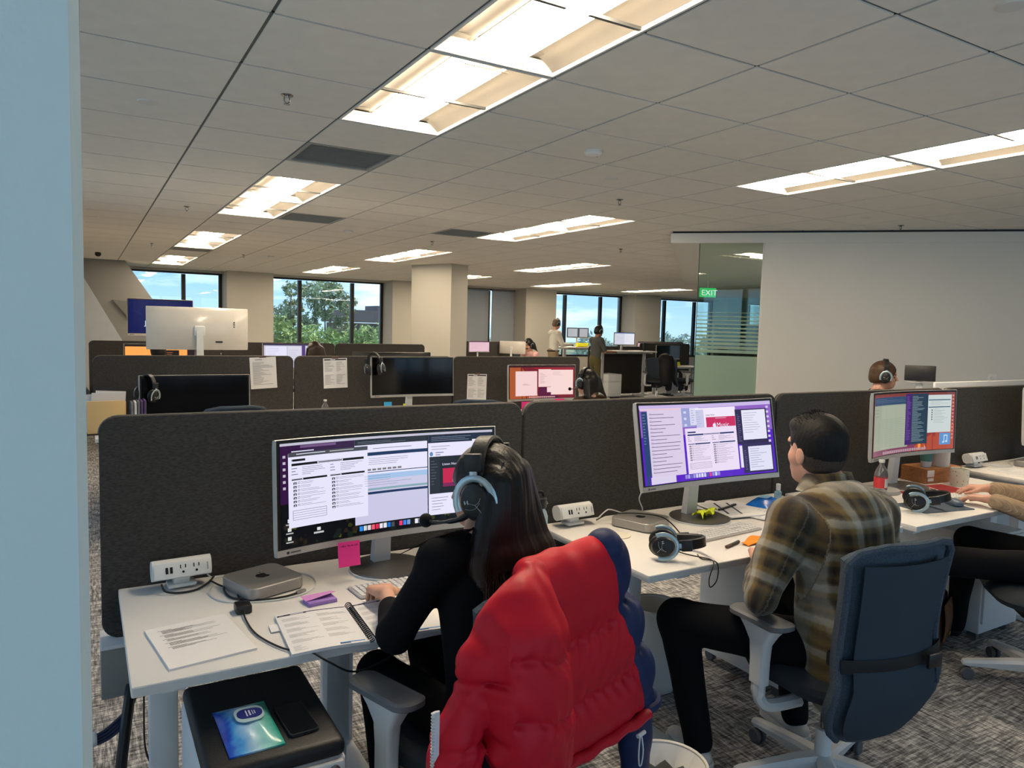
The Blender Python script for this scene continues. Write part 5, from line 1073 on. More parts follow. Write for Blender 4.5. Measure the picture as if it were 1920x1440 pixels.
# ================================================================ people
def skinmat(n,c): return mat(n,c,.5,spec=.35,var=(30.,.05),sss=.12)
SK1, SK2, SK3 = skinmat('warm_skin',(.60,.33,.22)), skinmat('fair_skin',(.62,.34,.25)), skinmat('tan_skin',(.36,.19,.12))
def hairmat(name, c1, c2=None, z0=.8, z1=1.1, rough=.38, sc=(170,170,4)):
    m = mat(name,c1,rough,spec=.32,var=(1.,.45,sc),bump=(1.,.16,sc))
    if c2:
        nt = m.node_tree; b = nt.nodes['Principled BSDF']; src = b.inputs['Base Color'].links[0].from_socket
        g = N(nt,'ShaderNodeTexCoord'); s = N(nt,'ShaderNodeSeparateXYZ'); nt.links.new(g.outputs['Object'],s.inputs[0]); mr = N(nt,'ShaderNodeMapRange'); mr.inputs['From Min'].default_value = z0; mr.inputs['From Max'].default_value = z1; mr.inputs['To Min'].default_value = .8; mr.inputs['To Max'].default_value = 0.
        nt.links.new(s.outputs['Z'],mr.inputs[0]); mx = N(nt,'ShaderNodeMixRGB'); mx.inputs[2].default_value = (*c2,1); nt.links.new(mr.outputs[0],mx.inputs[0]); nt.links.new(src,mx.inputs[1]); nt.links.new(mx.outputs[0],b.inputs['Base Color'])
    return m
def unit(v): v = np.asarray(v,float); return v/np.linalg.norm(v)
def frame(d, up=(0,0,1)): d = unit(d); r = unit(np.cross(d,up)); u = np.cross(r,d); return d, r, u
def head_prims(c, d, s=1., up=(0,0,1), fem=False):
    d,r,u = frame(d,up); R = np.stack([r,d,u],1); E = lambda f,l,h,rad: ('e',c+(d*f+r*l+u*h)*s,tuple(np.array(rad)*s),R)
    P = [E(-.012,0,.028,(.075,.095,.088)),E(.028,0,-.035,(.058,.066,.082)),E(.060,0,-.088,(.032 if not fem else .026,.034,.024)),E(.078,0,.030,(.046,.022,.018)),E(.084,0,-.062,(.024,.014,.012)),
         ('k',.008*s,('c',c+(d*.090+u*.012)*s,c+(d*(.106 if fem else .113)-u*.026)*s,.007*s,(.009 if fem else .012)*s)),E(.04,.045,-.02,(.02,.03,.025)),E(.04,-.045,-.02,(.02,.03,.025))]
    for q in (-1,1): P += [('k',.006*s,E(-.012,q*.078,-.012,(.0065,.019,.030)))]
    return P
def face_index(c, d, s=1., brow=1):
    """0 skin, 1 brow or dark eye line, 2 lips"""
    d,r,u = frame(d)
    def f(P):
        q = (P-c)/s; a,b,h = q@d,q@r,q@u; o = np.zeros(len(P),int)
        o[(a > .06)&(np.abs(np.abs(b)-.032) < .018)&(np.abs(h-.020) < .006)] = 1
        o[(a > .06)&(np.abs(np.abs(b)-.032) < .013)&(np.abs(h+.003) < .005)] = 1
        o[(a > .08)&(np.abs(b) < .022)&(np.abs(h+.062) < .008)] = 2; return o
    return f
M_brow = mat('dark_brow',(.02,.014,.01),.7); M_lip = mat('lip',(.42,.13,.11),.45)
def hand_prims(w, h, n, th, s=1., curl=.5, spread=.1):
    """w wrist, h hand direction, n back-of-hand direction, th thumb side"""
    h = unit(h); n = unit(n-h*(n@h)); t = unit(np.cross(h,n)); t = t if t@th > 0 else -t; k = .007*s; P = []
    kn = w+h*.085*s+n*.006*s
    for j,(off,L,r) in enumerate(((.030,.074,.0085),(.010,.082,.009),(-.011,.076,.0086),(-.030,.060,.0076))):
        base = kn+t*off*s-h*.010*s*abs(off)/.03; P.append(('k',.012*s,('c',w+t*off*.55*s+h*.012*s,base,.015*s,.0125*s)))
        p = base; ang = .15
        for q,f in enumerate((.45,.32,.26)):
            ang += curl*(.5 if q == 0 else .85); dv = h*math.cos(ang)-n*math.sin(ang)+t*off*spread*8*(1 if q == 0 else .3)*.1; e = p+unit(dv)*L*f*s
            P.append(('k',k,('c',p,e,r*s*(1-.08*q),r*s*(.93-.1*q)))); p = e
    b = w+t*.022*s+h*.02*s; p1 = b+(h*.030+t*.026-n*.006)*s; p2 = p1+(h*.032+t*.006-n*.008)*s; p3 = p2+(h*.024-t*.006-n*.006)*s
    P += [('k',.014*s,('c',w+h*.01*s,b,.017*s,.0145*s)),('k',.010*s,('c',b,p1,.0135*s,.0105*s)),('k',k,('c',p1,p2,.010*s,.009*s)),('k',k,('c',p2,p3,.009*s,.0075*s))]
    return P
def folds(amp, sc=24., seed=1):
    g = np.random.default_rng(seed); K = g.normal(size=(9,3)); K /= np.linalg.norm(K,axis=1)[:,None]; K *= sc*g.uniform(.5,1.6,(9,1)); ph = g.uniform(0,6.28,9)
    return lambda P: amp*np.sin(P@K.T+ph+1.5*np.sin(P@(K[::-1].T)*.6)).mean(1)*2.2
def person(label, root, J, res, skin, top, pants, shoe, sleeve=1., fem=False, curl=.5, up=(0,0,1), hand_n=None, amp=.003, tr=1., attrs=None, extra_top=(), shoes=True, head_d=None, legs=True, hs=1., hand_s=1.):
    """J: joints in world coordinates; one continuous body mesh, clothing as children"""
    root = np.array(root,float); t = thing('person',label,'person',tuple(root)); j = {k_: np.array(v,float)-root for k_,v in J.items() if k_ not in ('fwd','hd','hdL','hdR')}
    fwd = unit(J['fwd']); hd = unit(J['hd']); hc_ = j['head']
    B = head_prims(hc_,hd,hs,up,fem)+[('k',.02,('c',hc_-A(0,0,.06)*hs-hd*.02,j['neck'],.050*tr,.056*tr)),('k',.03,('c',j['neck'],j['chest'],.07,.09,(fwd,.75))),('k',.03,('c',j['shL'],j['shR'],.035,.035))]
    for S in 'LR':
        B += [('k',.02,('c',j['sh'+S],j['el'+S],.040*tr,.034*tr)),('k',.02,('c',j['el'+S],j['wr'+S],.034*tr,.024*tr))]
        hdv = J.get('hd'+S); hdv = np.array(hdv,float) if hdv is not None else j['wr'+S]-j['el'+S]
        side = np.cross(unit(hdv),A(0,0,1))*(1 if S == 'L' else -1)
        B += hand_prims(j['wr'+S]+unit(hdv)*.012,hdv,np.array(hand_n if hand_n is not None else (0,0,1),float),side,hand_s,curl)
    B += [('k',.03,('c',j['chest'],j['pelvis'],.10,.10,(fwd,.75)))]
    body = blob('body',B,res,[skin,M_brow,M_lip],t,.02,matfn=face_index(hc_,hd,hs),relax=1)
    T = [('c',j['pelvis'],j['chest'],.150*tr,.155*tr,(fwd,.74)),('c',j['chest'],j['neck']-A(0,0,.035),.135*tr,.068*tr,(fwd,.8)),('k',.05,('c',j['shL'],j['shR'],.062*tr,.062*tr))]+[('k',.05,('c',j['neck']-A(0,0,.045),j['sh'+S],.058*tr,.060*tr)) for S in 'LR']
    for S in 'LR':
        e = j['sh'+S]+(j['el'+S]-j['sh'+S])*min(1,sleeve*2); T.append(('k',.03,('c',j['sh'+S],e,.064*tr,.053*tr)))
        if sleeve > .5: fv = j['wr'+S]-j['el'+S]; w_ = j['el'+S]+fv*((sleeve-.5)*2)-unit(fv)*.030; T.append(('k',.02,('c',j['el'+S],w_,.053*tr,.038*tr)))
    tp = blob('top',T+list(extra_top),max(res,.006),top,t,.03,disp=folds(amp) if amp else None,attrs=attrs(j,fwd) if attrs else None,relax=2)
    if legs:
        Q = [('c',j['pelvis']+A(0,0,.02),j['pelvis']-A(0,0,.02),.155*tr,.155*tr,(fwd,.8))]
        for S in 'LR': Q += [('c',j['hp'+S],j['kn'+S],.086*tr,.064*tr),('c',j['kn'+S],j['an'+S],.062*tr,.048*tr)]
        blob('trousers',Q,max(res,.008),pants,t,.03,disp=folds(.003,18.,4))
        if shoes:
            for S in 'LR':
                a = j['an'+S]; td = unit(np.array(J.get('toe',fwd))*A(1,1,0)); rr = np.cross(td,A(0,0,1)); z = a[2]-.075
                s_ = blob('shoe',[('c',a+A(0,0,-.02),a+td*.02+A(0,0,-.035),.040,.040),('c',a-td*.035+A(0,0,-.045),a+td*.15+A(0,0,-.050),.036,.034,(A(0,0,1),.72))],.006,shoe,t,.02)
                ob('sole', MB().prism([tuple((a+td*(.057+y)+rr*x)[:2]) for x,y in [(p_[0],p_[1]) for p_ in rrect(.082,.262,.039,6)]],a[2]-.078,a[2]-.058), M_white, s_)
    return t, j
def hair_cap(c, d, s=1., th=.012, front=.02, low=-.05, up=(0,0,1)):
    """scalp cap: blended shell with the face cut away"""
    d,r,u = frame(d,up); R = np.stack([r,d,u],1); E = lambda f,l,h,rad: ('e',c+(d*f+r*l+u*h)*s,tuple(np.array(rad)*s),R)
    P = [E(-.014,0,.030,(.076+th,.096+th,.090+th)),E(-.045,0,-.03,(.066+th,.062+th,.065))]
    C = [E(.105+front,0,-.055,(.095,.085,.115)),E(.02,0,low-.11,(.2,.2,.10))]
    return P, C
# ---------------- the long-haired worker
WD_, WR_ = A(-.281,.960,0), A(.960,.281,0); W0 = A(.93,1.74,0.)
hcW = A(.980,1.790,1.140)
JW = dict(head=hcW,neck=(.962,1.765,1.015),chest=(.95,1.745,.85),pelvis=(.95,1.68,.53),shL=(.815,1.735,.975),elL=(.715,1.80,.765),wrL=(.774,2.025,.792),shR=(1.105,1.82,.975),elR=(1.17,1.92,.79),wrR=(1.13,2.11,.79),
          hpL=(.865,1.68,.52),knL=(.76,2.06,.54),anL=(.80,2.06,.09),hpR=(1.02,1.72,.52),knR=(.96,2.14,.54),anR=(.97,2.2,.09),fwd=WD_,hd=A(-.63,.77,-.08),hdL=(.10,.98,-.22))
M_knit = mat('black_knit_top',(.0065,.0065,.0075),.9,spec=.15,bump=(260.,.25)); M_blk = mat('black_trousers',(.006,.006,.007),.9,spec=.15)
M_shoeb = mat('black_shoe',(.01,.01,.011),.5); M_shoew = mat('white_sneaker',(.55,.54,.53),.6)
PW, jw = person('person with very long dark hair and headset, in black, at the nearest desk',W0,JW,.0045,SK1,M_knit,M_blk,M_shoeb,fem=True,curl=.62,amp=.004,hs=.98,hand_s=1.0,tr=.88,sleeve=.88)
hW = hcW-W0; dW,rW,uW = frame(JW['hd']); R_ = np.stack([rW,dW,uW],1)
P,C = hair_cap(hW,JW['hd'],.98,.017,.020,-.16); H = list(P)
for s in np.linspace(-.085,.105,9):
    a = hW-dW*(.060-.25*s*s)+rW*s*.85+A(0,0,.03); b_ = hW-WD_*(.105-.8*max(0,-s)*.4)+WR_*s*1.15+A(0,0,-.17); lowz = .765+.02*math.sin(s*40)+(.12 if s > .06 else 0)+(.05 if s < -.07 else 0); c_ = A(.962,1.735,0)-W0-WD_*.115+WR_*(s*1.45+.012)+A(0,0,lowz)
    H += [('c',a,b_,.040,.034),('c',b_,c_,.034,.014)]
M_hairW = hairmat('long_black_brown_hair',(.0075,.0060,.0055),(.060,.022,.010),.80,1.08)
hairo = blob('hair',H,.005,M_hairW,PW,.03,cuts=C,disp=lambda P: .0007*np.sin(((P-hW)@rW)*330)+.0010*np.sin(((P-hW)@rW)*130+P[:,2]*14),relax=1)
sm_ = MB()
for i in range(130):
    s = random.uniform(-.10,.12); z0 = random.uniform(.02,.09); e = .012
    a = hW-dW*(.075-.25*s*s)+rW*s*.8+A(0,0,z0); b_ = hW-WD_*(.135-.5*s*s*3)+WR_*s*1.2+A(0,0,-.17); c_ = A(.962,1.735,0)-W0-WD_*(.128)+WR_*(s*1.5+random.uniform(-.01,.02))+A(0,0,random.uniform(.72,.90))
    sm_.tube([a,b_,(b_+c_)/2+WR_*random.uniform(-.008,.008),c_],.0011,4,sm=4)
for i in range(26):      # fine strands that fall over the left shoulder
    s = random.uniform(0,1); a = hW-rW*.075-dW*.02+A(0,0,-.06-.02*s); b_ = jw['shL']+A(.03-.05*s,-.035+.03*s,.085-.02*s); c_ = jw['shL']+A(-.045-.05*s,.03+.03*s,.01+.03*(1-s))
    sm_.tube([a,(a+b_)/2-A(0,.012,.01),b_,c_],.0009,4,sm=4)
st = ob('loose_strands', sm_, M_hairW, hairo); st['kind'] = 'stuff'
yaw = math.atan2(-dW[0],dW[1])
HS_W = headset('black headset with pale blue forks and a mic, worn by the long-haired worker',tuple(hcW+A(0,0,-.012)-dW*.012),(-.10,0,yaw),1,1.24,.0775,H=.098)
# ---------------- the man in the plaid shirt
M_plaid = bpy.data.materials.new('olive_brown_plaid_flannel'); M_plaid.use_nodes = True; nt = M_plaid.node_tree; b = nt.nodes['Principled BSDF']; b.inputs['Roughness'].default_value = .95; b.inputs['Sheen Weight'].default_value = .25; b.inputs['Specular IOR Level'].default_value = .1
at = N(nt,'ShaderNodeAttribute',attribute_name='plaid'); nzp = N(nt,'ShaderNodeTexNoise',_Scale=40.,_Detail=3.); tcp = N(nt,'ShaderNodeTexCoord'); nt.links.new(tcp.outputs['Object'],nzp.inputs['Vector'])
sc_ = N(nt,'ShaderNodeVectorMath',operation='SCALE'); sc_.inputs['Scale'].default_value = .012; nt.links.new(nzp.outputs['Color'],sc_.inputs[0]); ad = N(nt,'ShaderNodeVectorMath',operation='ADD'); nt.links.new(at.outputs['Vector'],ad.inputs[0]); nt.links.new(sc_.outputs[0],ad.inputs[1]); sp_ = N(nt,'ShaderNodeSeparateXYZ'); nt.links.new(ad.outputs[0],sp_.inputs[0])
STOPS = ((.0,(.022,.016,.012)),(.12,(.030,.021,.016)),(.20,(.13,.085,.028)),(.30,(.15,.105,.04)),(.36,(.27,.25,.20)),(.52,(.30,.28,.235)),(.58,(.10,.085,.06)),(.66,(.028,.020,.016)),(.80,(.12,.08,.03)),(.90,(.06,.05,.035)),(1.,(.022,.016,.012)))
def band(sock, per):
    m1 = N(nt,'ShaderNodeMath',operation='DIVIDE'); m1.inputs[1].default_value = per; nt.links.new(sock,m1.inputs[0]); m2 = N(nt,'ShaderNodeMath',operation='FRACT'); nt.links.new(m1.outputs[0],m2.inputs[0]); r = N(nt,'ShaderNodeValToRGB'); nt.links.new(m2.outputs[0],r.inputs[0])
    e = r.color_ramp.elements; e[0].position,e[0].color = STOPS[0][0],(*STOPS[0][1],1); e[1].position,e[1].color = STOPS[-1][0],(*STOPS[-1][1],1)
    for p_,c_ in STOPS[1:-1]: k_ = e.new(p_); k_.color = (*c_,1)
    return r
ra, rb = band(sp_.outputs[0],.098), band(sp_.outputs[1],.105); mxp = N(nt,'ShaderNodeMixRGB'); mxp.inputs[0].default_value = .5; nt.links.new(ra.outputs[0],mxp.inputs[1]); nt.links.new(rb.outputs[0],mxp.inputs[2])
n5 = N(nt,'ShaderNodeTexNoise',_Scale=420.,_Detail=2.); nt.links.new(tcp.outputs['Object'],n5.inputs['Vector']); m5 = N(nt,'ShaderNodeMapRange'); m5.inputs['To Min'].default_value = 1.0; m5.inputs['To Max'].default_value = 1.75; nt.links.new(n5.outputs['Fac'],m5.inputs[0]); mlt = N(nt,'ShaderNodeMixRGB',blend_type='MULTIPLY'); mlt.inputs[0].default_value = 1; nt.links.new(mxp.outputs[0],mlt.inputs[1]); nt.links.new(m5.outputs[0],mlt.inputs[2]); nt.links.new(mlt.outputs[0],b.inputs['Base Color'])
bnp = N(nt,'ShaderNodeBump',_Strength=.25); bnp.inputs['Distance'].default_value = .003; nt.links.new(n5.outputs['Fac'],bnp.inputs['Height']); nt.links.new(bnp.outputs[0],b.inputs['Normal'])
def plaid_uv(j, fwd):
    rt = np.cross(fwd,A(0,0,1))
    def f(V):
        bones = [('t',j['pelvis'],j['neck'],.155)]+[('a',j['sh'+S]+(j['el'+S]-j['sh'+S])*.10,j['el'+S],.05) for S in 'LR']+[('a',j['el'+S],j['wr'+S],.045) for S in 'LR']
        D = []; UV = []
        for kind,a,b_,r in bones:
            ab = b_-a; L = np.linalg.norm(ab); x = ab/L; q = V-a; tt = np.clip(q@x,0,L); rad = q-tt[:,None]*x; D.append(np.linalg.norm(rad,axis=1)-r-(.03 if kind == 'a' else 0))
            if kind == 't': UV.append(np.stack([(V-a)@rt+.02,V[:,2],0*V[:,2]],1))
            else:
                e1 = unit(np.cross(x,A(0,0,1)+.3*fwd)); e2 = np.cross(x,e1); ang = np.arctan2(rad@e2,rad@e1); UV.append(np.stack([ang*.055+.03,tt*1.0+(0 if a is j['elL'] or a is j['elR'] else -L),0*tt],1))
        D = np.array(D); i = D.argmin(0); return np.array(UV)[i,np.arange(len(V))]
    return {'plaid': f}
M0 = A(2.26,1.58,0.); hcM = A(2.275,1.69,1.182)
JM = dict(head=hcM,neck=(2.285,1.635,1.06),chest=(2.28,1.575,.86),pelvis=(2.25,1.50,.56),shL=(2.065,1.615,.965),elL=(1.925,1.605,.725),wrL=(2.14,1.80,.76),shR=(2.49,1.585,.955),elR=(2.63,1.62,.72),wrR=(2.50,1.86,.79),
          hpL=(2.17,1.54,.53),knL=(1.87,1.93,.545),anL=(1.94,1.87,.09),hpR=(2.35,1.54,.53),knR=(2.52,1.97,.56),anR=(2.43,1.83,.085),fwd=(-.10,.99,0),hd=(.16,.98,-.04),toe=(-.15,-1,0))
JM['toe'] = (.2,.98,0)
PM, jm = person('person in a brown and olive plaid shirt seated before the purple monitor',M0,JM,.0055,SK2,M_plaid,M_blk,M_shoew,amp=.010,tr=1.12,attrs=plaid_uv,hs=1.09,extra_top=[('c',A(2.25,1.51,.60)-M0,A(2.275,1.565,.90)-M0,.198,.205,(A(-.1,.99,0),.72)),('c',A(2.235,1.475,.46)-M0,A(2.26,1.51,.62)-M0,.182,.172,(A(-.1,.99,0),.80))])
dM,rM,uM = frame(JM['hd']); hM = hcM-M0; R_ = np.stack([rM,dM,uM],1); Eh = lambda f,l,h,rad: ('e',hM+(dM*f+rM*l+uM*h)*1.09,tuple(np.array(rad)*1.09),R_)
# collar, shirt seams
def collar_pt(u, v):
    a = PI*(.62+1.76*u) if False else -PI*.5+(u-.5)*2*PI*.86; w = .074+.026*v; c = jm['neck']+A(0,0,.030)+dM*.012
    return c+rM*(w*math.cos(a))+dM*(w*.95*math.sin(a))+A(0,0,.030-.062*v-.020*(math.sin(a)+1)*.5)
co = MB().sheet(lambda u,v: collar_pt(u,v),36,5,thick=.006).mesh('collar',M_plaid,60)
a_ = co.attributes.new('plaid','FLOAT_VECTOR','POINT'); cv = np.array([v.co[:] for v in co.vertices]); a_.data.foreach_set('vector',np.stack([cv@rM*1.1+.03,cv[:,2]+.05,0*cv[:,0]],1).astype(np.float32).ravel())
ob('collar', co, None, PM)
# short dark hair: thick top, faded sides
def fade(V): q = V-hM; return np.where((q@uM > -.005+.25*np.maximum(0,q@dM-.03)-.25*np.maximum(0,-q@dM-.03)), 0, 1)
M_hair = hairmat('short_black_hair',(.006,.005,.0045),None,sc=(120,120,30),rough=.6)
M_fade = mat('shaved_fade',(.055,.036,.028),.7,var=(300.,.5))
blob('hair',[Eh(-.014,0,.040,(.081,.100,.092)),Eh(.02,0,.085,(.066,.078,.036)),Eh(-.028,0,-.005,(.0760,.070,.078))],.0048,[M_hair,M_fade],PM,.02,cuts=[Eh(.120,0,-.045,(.11,.085,.105)),Eh(.03,0,-.165,(.2,.25,.095)),Eh(.03,-.082,-.020,(.03,.034,.055)),Eh(.03,.082,-.020,(.03,.034,.055))],matfn=fade,disp=lambda P: .0013*np.sin(P[:,0]*420+3*np.sin(P[:,2]*90))*np.sin(P[:,1]*380),relax=1)
sp = MB()
for i in range(420):
    th = random.uniform(0,2*PI); ph = random.uniform(.05,1.0); nrm = dM*math.sin(ph)*math.cos(th)+rM*math.sin(ph)*math.sin(th)+uM*math.cos(ph)
    b0 = hM+1.09*(dM*(-.005+.085*math.sin(ph)*math.cos(th))+rM*.076*math.sin(ph)*math.sin(th)+uM*(.040+.088*math.cos(ph))); tip = b0+nrm*.010+dM*.016*random.uniform(.2,1)+rM*random.uniform(-.006,.006)+uM*.004
    sp.tube([b0,(b0+tip)/2+nrm*.004,tip],[.0012,.0010,.0004],3,cap=False)
st = ob('hair_tips', sp, M_hair, PM); st['kind'] = 'stuff'
# ---------------- the person in beige sleeves at the right edge
M_beige = mat('beige_rib_knit',(.42,.31,.21),.95,spec=.1,var=(1.,.25,(300,20,20)),bump=(1.,.8,(420,25,25)))
R0 = A(4.02,1.50,0.)
JR = dict(head=(4.06,1.62,1.20),neck=(4.06,1.55,1.07),chest=(4.05,1.52,.88),pelvis=(4.0,1.46,.55),shL=(3.92,1.50,.98),elL=(4.03,1.69,.735),wrL=(3.965,1.915,.792),shR=(4.24,1.60,.98),elR=(4.36,1.80,.78),wrR=(4.215,2.045,.800),
          hpL=(3.92,1.48,.55),knL=(3.50,1.83,.56),anL=(3.80,1.68,.54),hpR=(4.08,1.52,.55),knR=(3.92,1.98,.575),anR=(3.98,2.05,.09),fwd=(-.35,.94,0),hd=(-.3,.95,0),hdL=(-.05,.99,-.12),hdR=(-.55,.83,-.12),toe=(.6,-.5,0))
PR, jr = person('person in a beige ribbed sweater typing, cut off by the right edge',R0,JR,.0048,SK2,M_beige,M_blk,M_shoeb,curl=.34,amp=.003,shoes=False,hand_s=.98)
ob('sock', MB().tube([jr['anL']+A(-.035,.025,.0),jr['anL']+A(.03,-.03,-.005)],.036,12), mat('spotted_sock',(.62,.63,.66),.9,var=(140.,.6)), PR)
blob('shoe',[('c',jr['anL']+A(.03,-.03,-.01),jr['anL']+A(.20,-.10,-.02),.040,.036)],.008,M_shoeb,PR); blob('shoe',[('c',jr['anR']+A(0,0,-.03),jr['anR']+A(-.05,.14,-.05),.040,.034)],.008,M_shoeb,PR)
P,C = hair_cap(jr['head'],JR['hd'],1.,.014,.02,-.1); blob('hair',P,.008,M_hair,PR,.02,cuts=C)
# ---------------- people further back, lower detail
def sitter(label, root, d, hz, top, hairc, skin=SK2, fem=True, long_=.0, res=.010, low=-.06, typing=True, hs=.97, pants=M_blk):
    d = unit(A(d[0],d[1],0)); r = np.cross(d,A(0,0,1)); x,y = root; o = A(x,y,0)
    J = dict(head=o+d*.04+A(0,0,hz),neck=o+A(0,0,hz-.135),chest=o-d*.02+A(0,0,hz-.32),pelvis=o-d*.08+A(0,0,hz-.66),fwd=d,hd=d+A(0,0,-.08))
    for s,S in ((-1,'L'),(1,'R')): J.update({'sh'+S:o+r*s*.165+A(0,0,hz-.195),'el'+S:o+r*s*.22+d*.08+A(0,0,hz-.43),'wr'+S:o+r*s*.12+d*.30+A(0,0,max(.77,hz-.40)),'hp'+S:o-d*.06+r*s*.09+A(0,0,hz-.67),'kn'+S:o+d*.36+r*s*.11+A(0,0,max(.5,hz-.66)),'an'+S:o+d*.36+r*s*.11+A(0,0,.09)})
    t, j = person(label,(x,y,0),J,res,skin,top,pants,M_shoeb,fem=fem,amp=0,hs=hs)
    P,C = hair_cap(j['head'],J['hd'],hs,.016,.02,low); H = list(P)
    if long_:
        for s in np.linspace(-.08,.08,5): H += [('c',j['head']-d*.06+r*s+A(0,0,.02),j['head']-d*.10+r*s*1.4+A(0,0,-.14),.042,.038),('c',j['head']-d*.10+r*s*1.4+A(0,0,-.14),j['head']-d*.11+r*s*1.6+A(0,0,-long_),.038,.018)]
    blob('hair',H,min(res,.009),hairc,t,.03,cuts=C)
    return t, j, J
M_fuzz = mat('brown_fleece',(.07,.045,.03),.98,spec=.05,var=(90.,.4),bump=(150.,1.))
M_bh = hairmat('black_hair',(.009,.007,.007)); M_brh = hairmat('brown_hair',(.075,.040,.022))
t,j,J = sitter('person with long black hair and headset facing the red monitor',(4.085,5.50),(-.30,.95),1.10,M_fuzz,M_bh,long_=.30)
headset('headset worn by the black-haired person at the red monitor',tuple(np.array(J['head'])+A(0,0,-.012)),(-.05,0,.306),1,1.,.095)
t,j,J = sitter('person with short brown hair and headset behind the third divider',(5.98,3.86),(.66,-.75),1.265,mat('navy_sweater',(.02,.03,.06),.9),M_brh,fem=False,low=-.05)
headset('headset worn by the brown-haired man behind the divider',tuple(np.array(J['head'])+A(0,0,-.012)),(-.05,0,math.atan2(-.66,-.75)),0,1.,.094)
sitter('person with dark hair, head just above the second divider row at the white screen',(2.655,9.70),(0,1),1.215,mat('grey_top',(.10,.10,.11),.9),hairmat('dark_brown_hair',(.025,.014,.010)),res=.012,long_=.15)
sitter('person with black hair, head just under the white monitor back',(.775,9.72),(0,1),1.195,mat('dark_top',(.02,.02,.025),.9),M_bh,res=.012)
# ================================================================ the puffer jacket over the chair back
JC = A(.92,1.78,0.); Jd, Jr = A(-.281,.960,0), A(.960,.281,0)
def Q(s,o,z): return Jr*s+Jd*o+A(0,0,z)
jk = thing('puffer_jacket','red and navy quilted puffer jacket draped over the nearest chair','jacket',tuple(JC))
M_red = mat('red_nylon',(.56,.006,.022),.5,spec=.3,var=(4.,.06),bump=(24.,.10)); M_navy = mat('navy_nylon',(.012,.024,.085),.55,spec=.3,bump=(24.,.10))
sq = (Jd,.62)
zb = [(.925,.112,-.02,.135),(.738,.086,-.035,.225),(.594,.076,-.03,.275)]
def wrink(seams, f=95., amp=.0035):
    def w(P):
        s = (P)@Jr; z = P[:,2]; dmin = np.min([np.abs(z-q) for q in seams],0); return 1.25*amp*np.sin(f*1.35*s+5*np.sin(z*21))*np.exp(-dmin/.034)+.0026*np.sin(31*s+23*z+2*np.sin(17*s))
    return w
bk = [('k',.016,('c',Q(.150,-.335,1.0),Q(.325,-.362,.545),.020,.022)),('k',.03,('c',Q(-.10,-.325,1.012),Q(.165,-.315,1.005),.044,.046))]
for z,r_b,s0,s1 in zb: bk.append(('k',.026,('c',Q(s0-.03,-.345-.02*(1-z),z),Q(s1,-.335-.03*(1-z),z-.010),r_b,r_b,(Jd,.044/r_b))))
blob('back_panel',bk,.0052,M_red,jk,.014,disp=wrink((.818,.660),105.,.0050))
ob('hem_band', MB().tube([Q(s,-.378-.01*s,.512+.004*math.sin(60*s)) for s in np.linspace(-.06,.355,40)],.016,10,flat=(1.,.9)), M_red, jk)
sl = []; path = [(-.13,-.355,1.015,.050),(-.185,-.380,.955,.088),(-.200,-.400,.885,.112),(-.200,-.410,.80,.116),(-.195,-.415,.70,.114),(-.185,-.415,.60,.110),(-.175,-.415,.50,.104),(-.168,-.410,.42,.096),(-.165,-.40,.37,.080)]
for (s0,o0,z0,r0),(s1,o1,z1,r1) in zip(path[:-1],path[1:]): sl.append(('k',.03,('c',Q(s0,o0,z0),Q(s1,o1,z1),r0,r1,(Jd,.66))))
sl += [('k',.045,('c',Q(-.245,-.365,.960),Q(-.300,-.360,.865),.050,.056,(Jd,.75))),('k',.04,('c',Q(-.285,-.365,.865),Q(-.350,-.345,.70),.050,.064,(Jd,.75))),('k',.022,('c',Q(-.352,-.345,.70),Q(-.352,-.34,.48),.064,.060,(Jd,.75)))]
def sleeve_w(P):
    s_ = P@Jr; z = P[:,2]; fr_ = s_ < -.295; zz = np.where(fr_, z+.035, z+.10*(s_+.2)+.012*np.sin(s_*30)); seams = (.878,.745,.605,.47)
    dmin = np.min([np.abs(zz-q) for q in seams],0); v_ = np.abs(s_+.302+.02*np.sin(z*9))
    return (.012*np.exp(-(dmin/.009)**2))-.0035*np.exp(-((dmin-.055)/.035)**2)+.0052*np.sin(150*s_+60*(P@Jd)+5*np.sin(z*23))*np.exp(-dmin/.034)+.0028*np.sin(34*s_+27*z+2*np.sin(40*s_))+.011*np.exp(-(v_/.012)**2)*np.clip((.88-z)/.08,0,1)
blob('left_sleeve',sl,.0052,M_red,jk,.02,disp=sleeve_w)
zp = ob('zip', MB().tube([Q(-.416,-.35,z) for z in np.linspace(.80,.46,14)],.009,6,flat=(.4,1.)), mat('white_zip_tape',(.70,.66,.70),.6), jk)
zt = MB()
for z in np.linspace(.80,.46,50): zt.box(Q(-.426,-.352,z),(.007,.006,.0028))
o = ob('zip_teeth', zt, M_white, zp); o['kind'] = 'stuff'
nv = [('k',.03,('c',Q(.190,-.325,1.018),Q(.24,-.30,.99),.050,.050))]
for z,r_b,s0,s1,o0,o1 in ((.93,.096,.205,.235,-.325,-.285),(.765,.088,.285,.335,-.33,-.27),(.61,.086,.345,.40,-.335,-.265)): nv.append(('k',.026,('c',Q(s0,o0,z),Q(s1,o1,z),r_b,r_b,(Jd,.05/r_b))))
blob('navy_side',nv,.0055,M_navy,jk,.014,disp=wrink((.845,.690),100.,.0042))
ob('navy_cuff', MB().tube([Q(.395+.075*math.cos(a),-.315+.055*math.sin(a),.512) for a in np.linspace(0,2*PI,24)[:-1]],.014,8,closed=True), M_navy, jk)
blob('navy_sleeve',[('c',Q(.375,-.33,.53),Q(.385,-.325,.40),.066,.062,(Jd,.6)),('c',Q(.385,-.325,.40),Q(.39,-.32,.20),.062,.056,(Jd,.6))],.006,M_navy,jk,.02,disp=folds(.003,30.))
M_cord = mat('white_drawcord',(.72,.70,.69),.6)
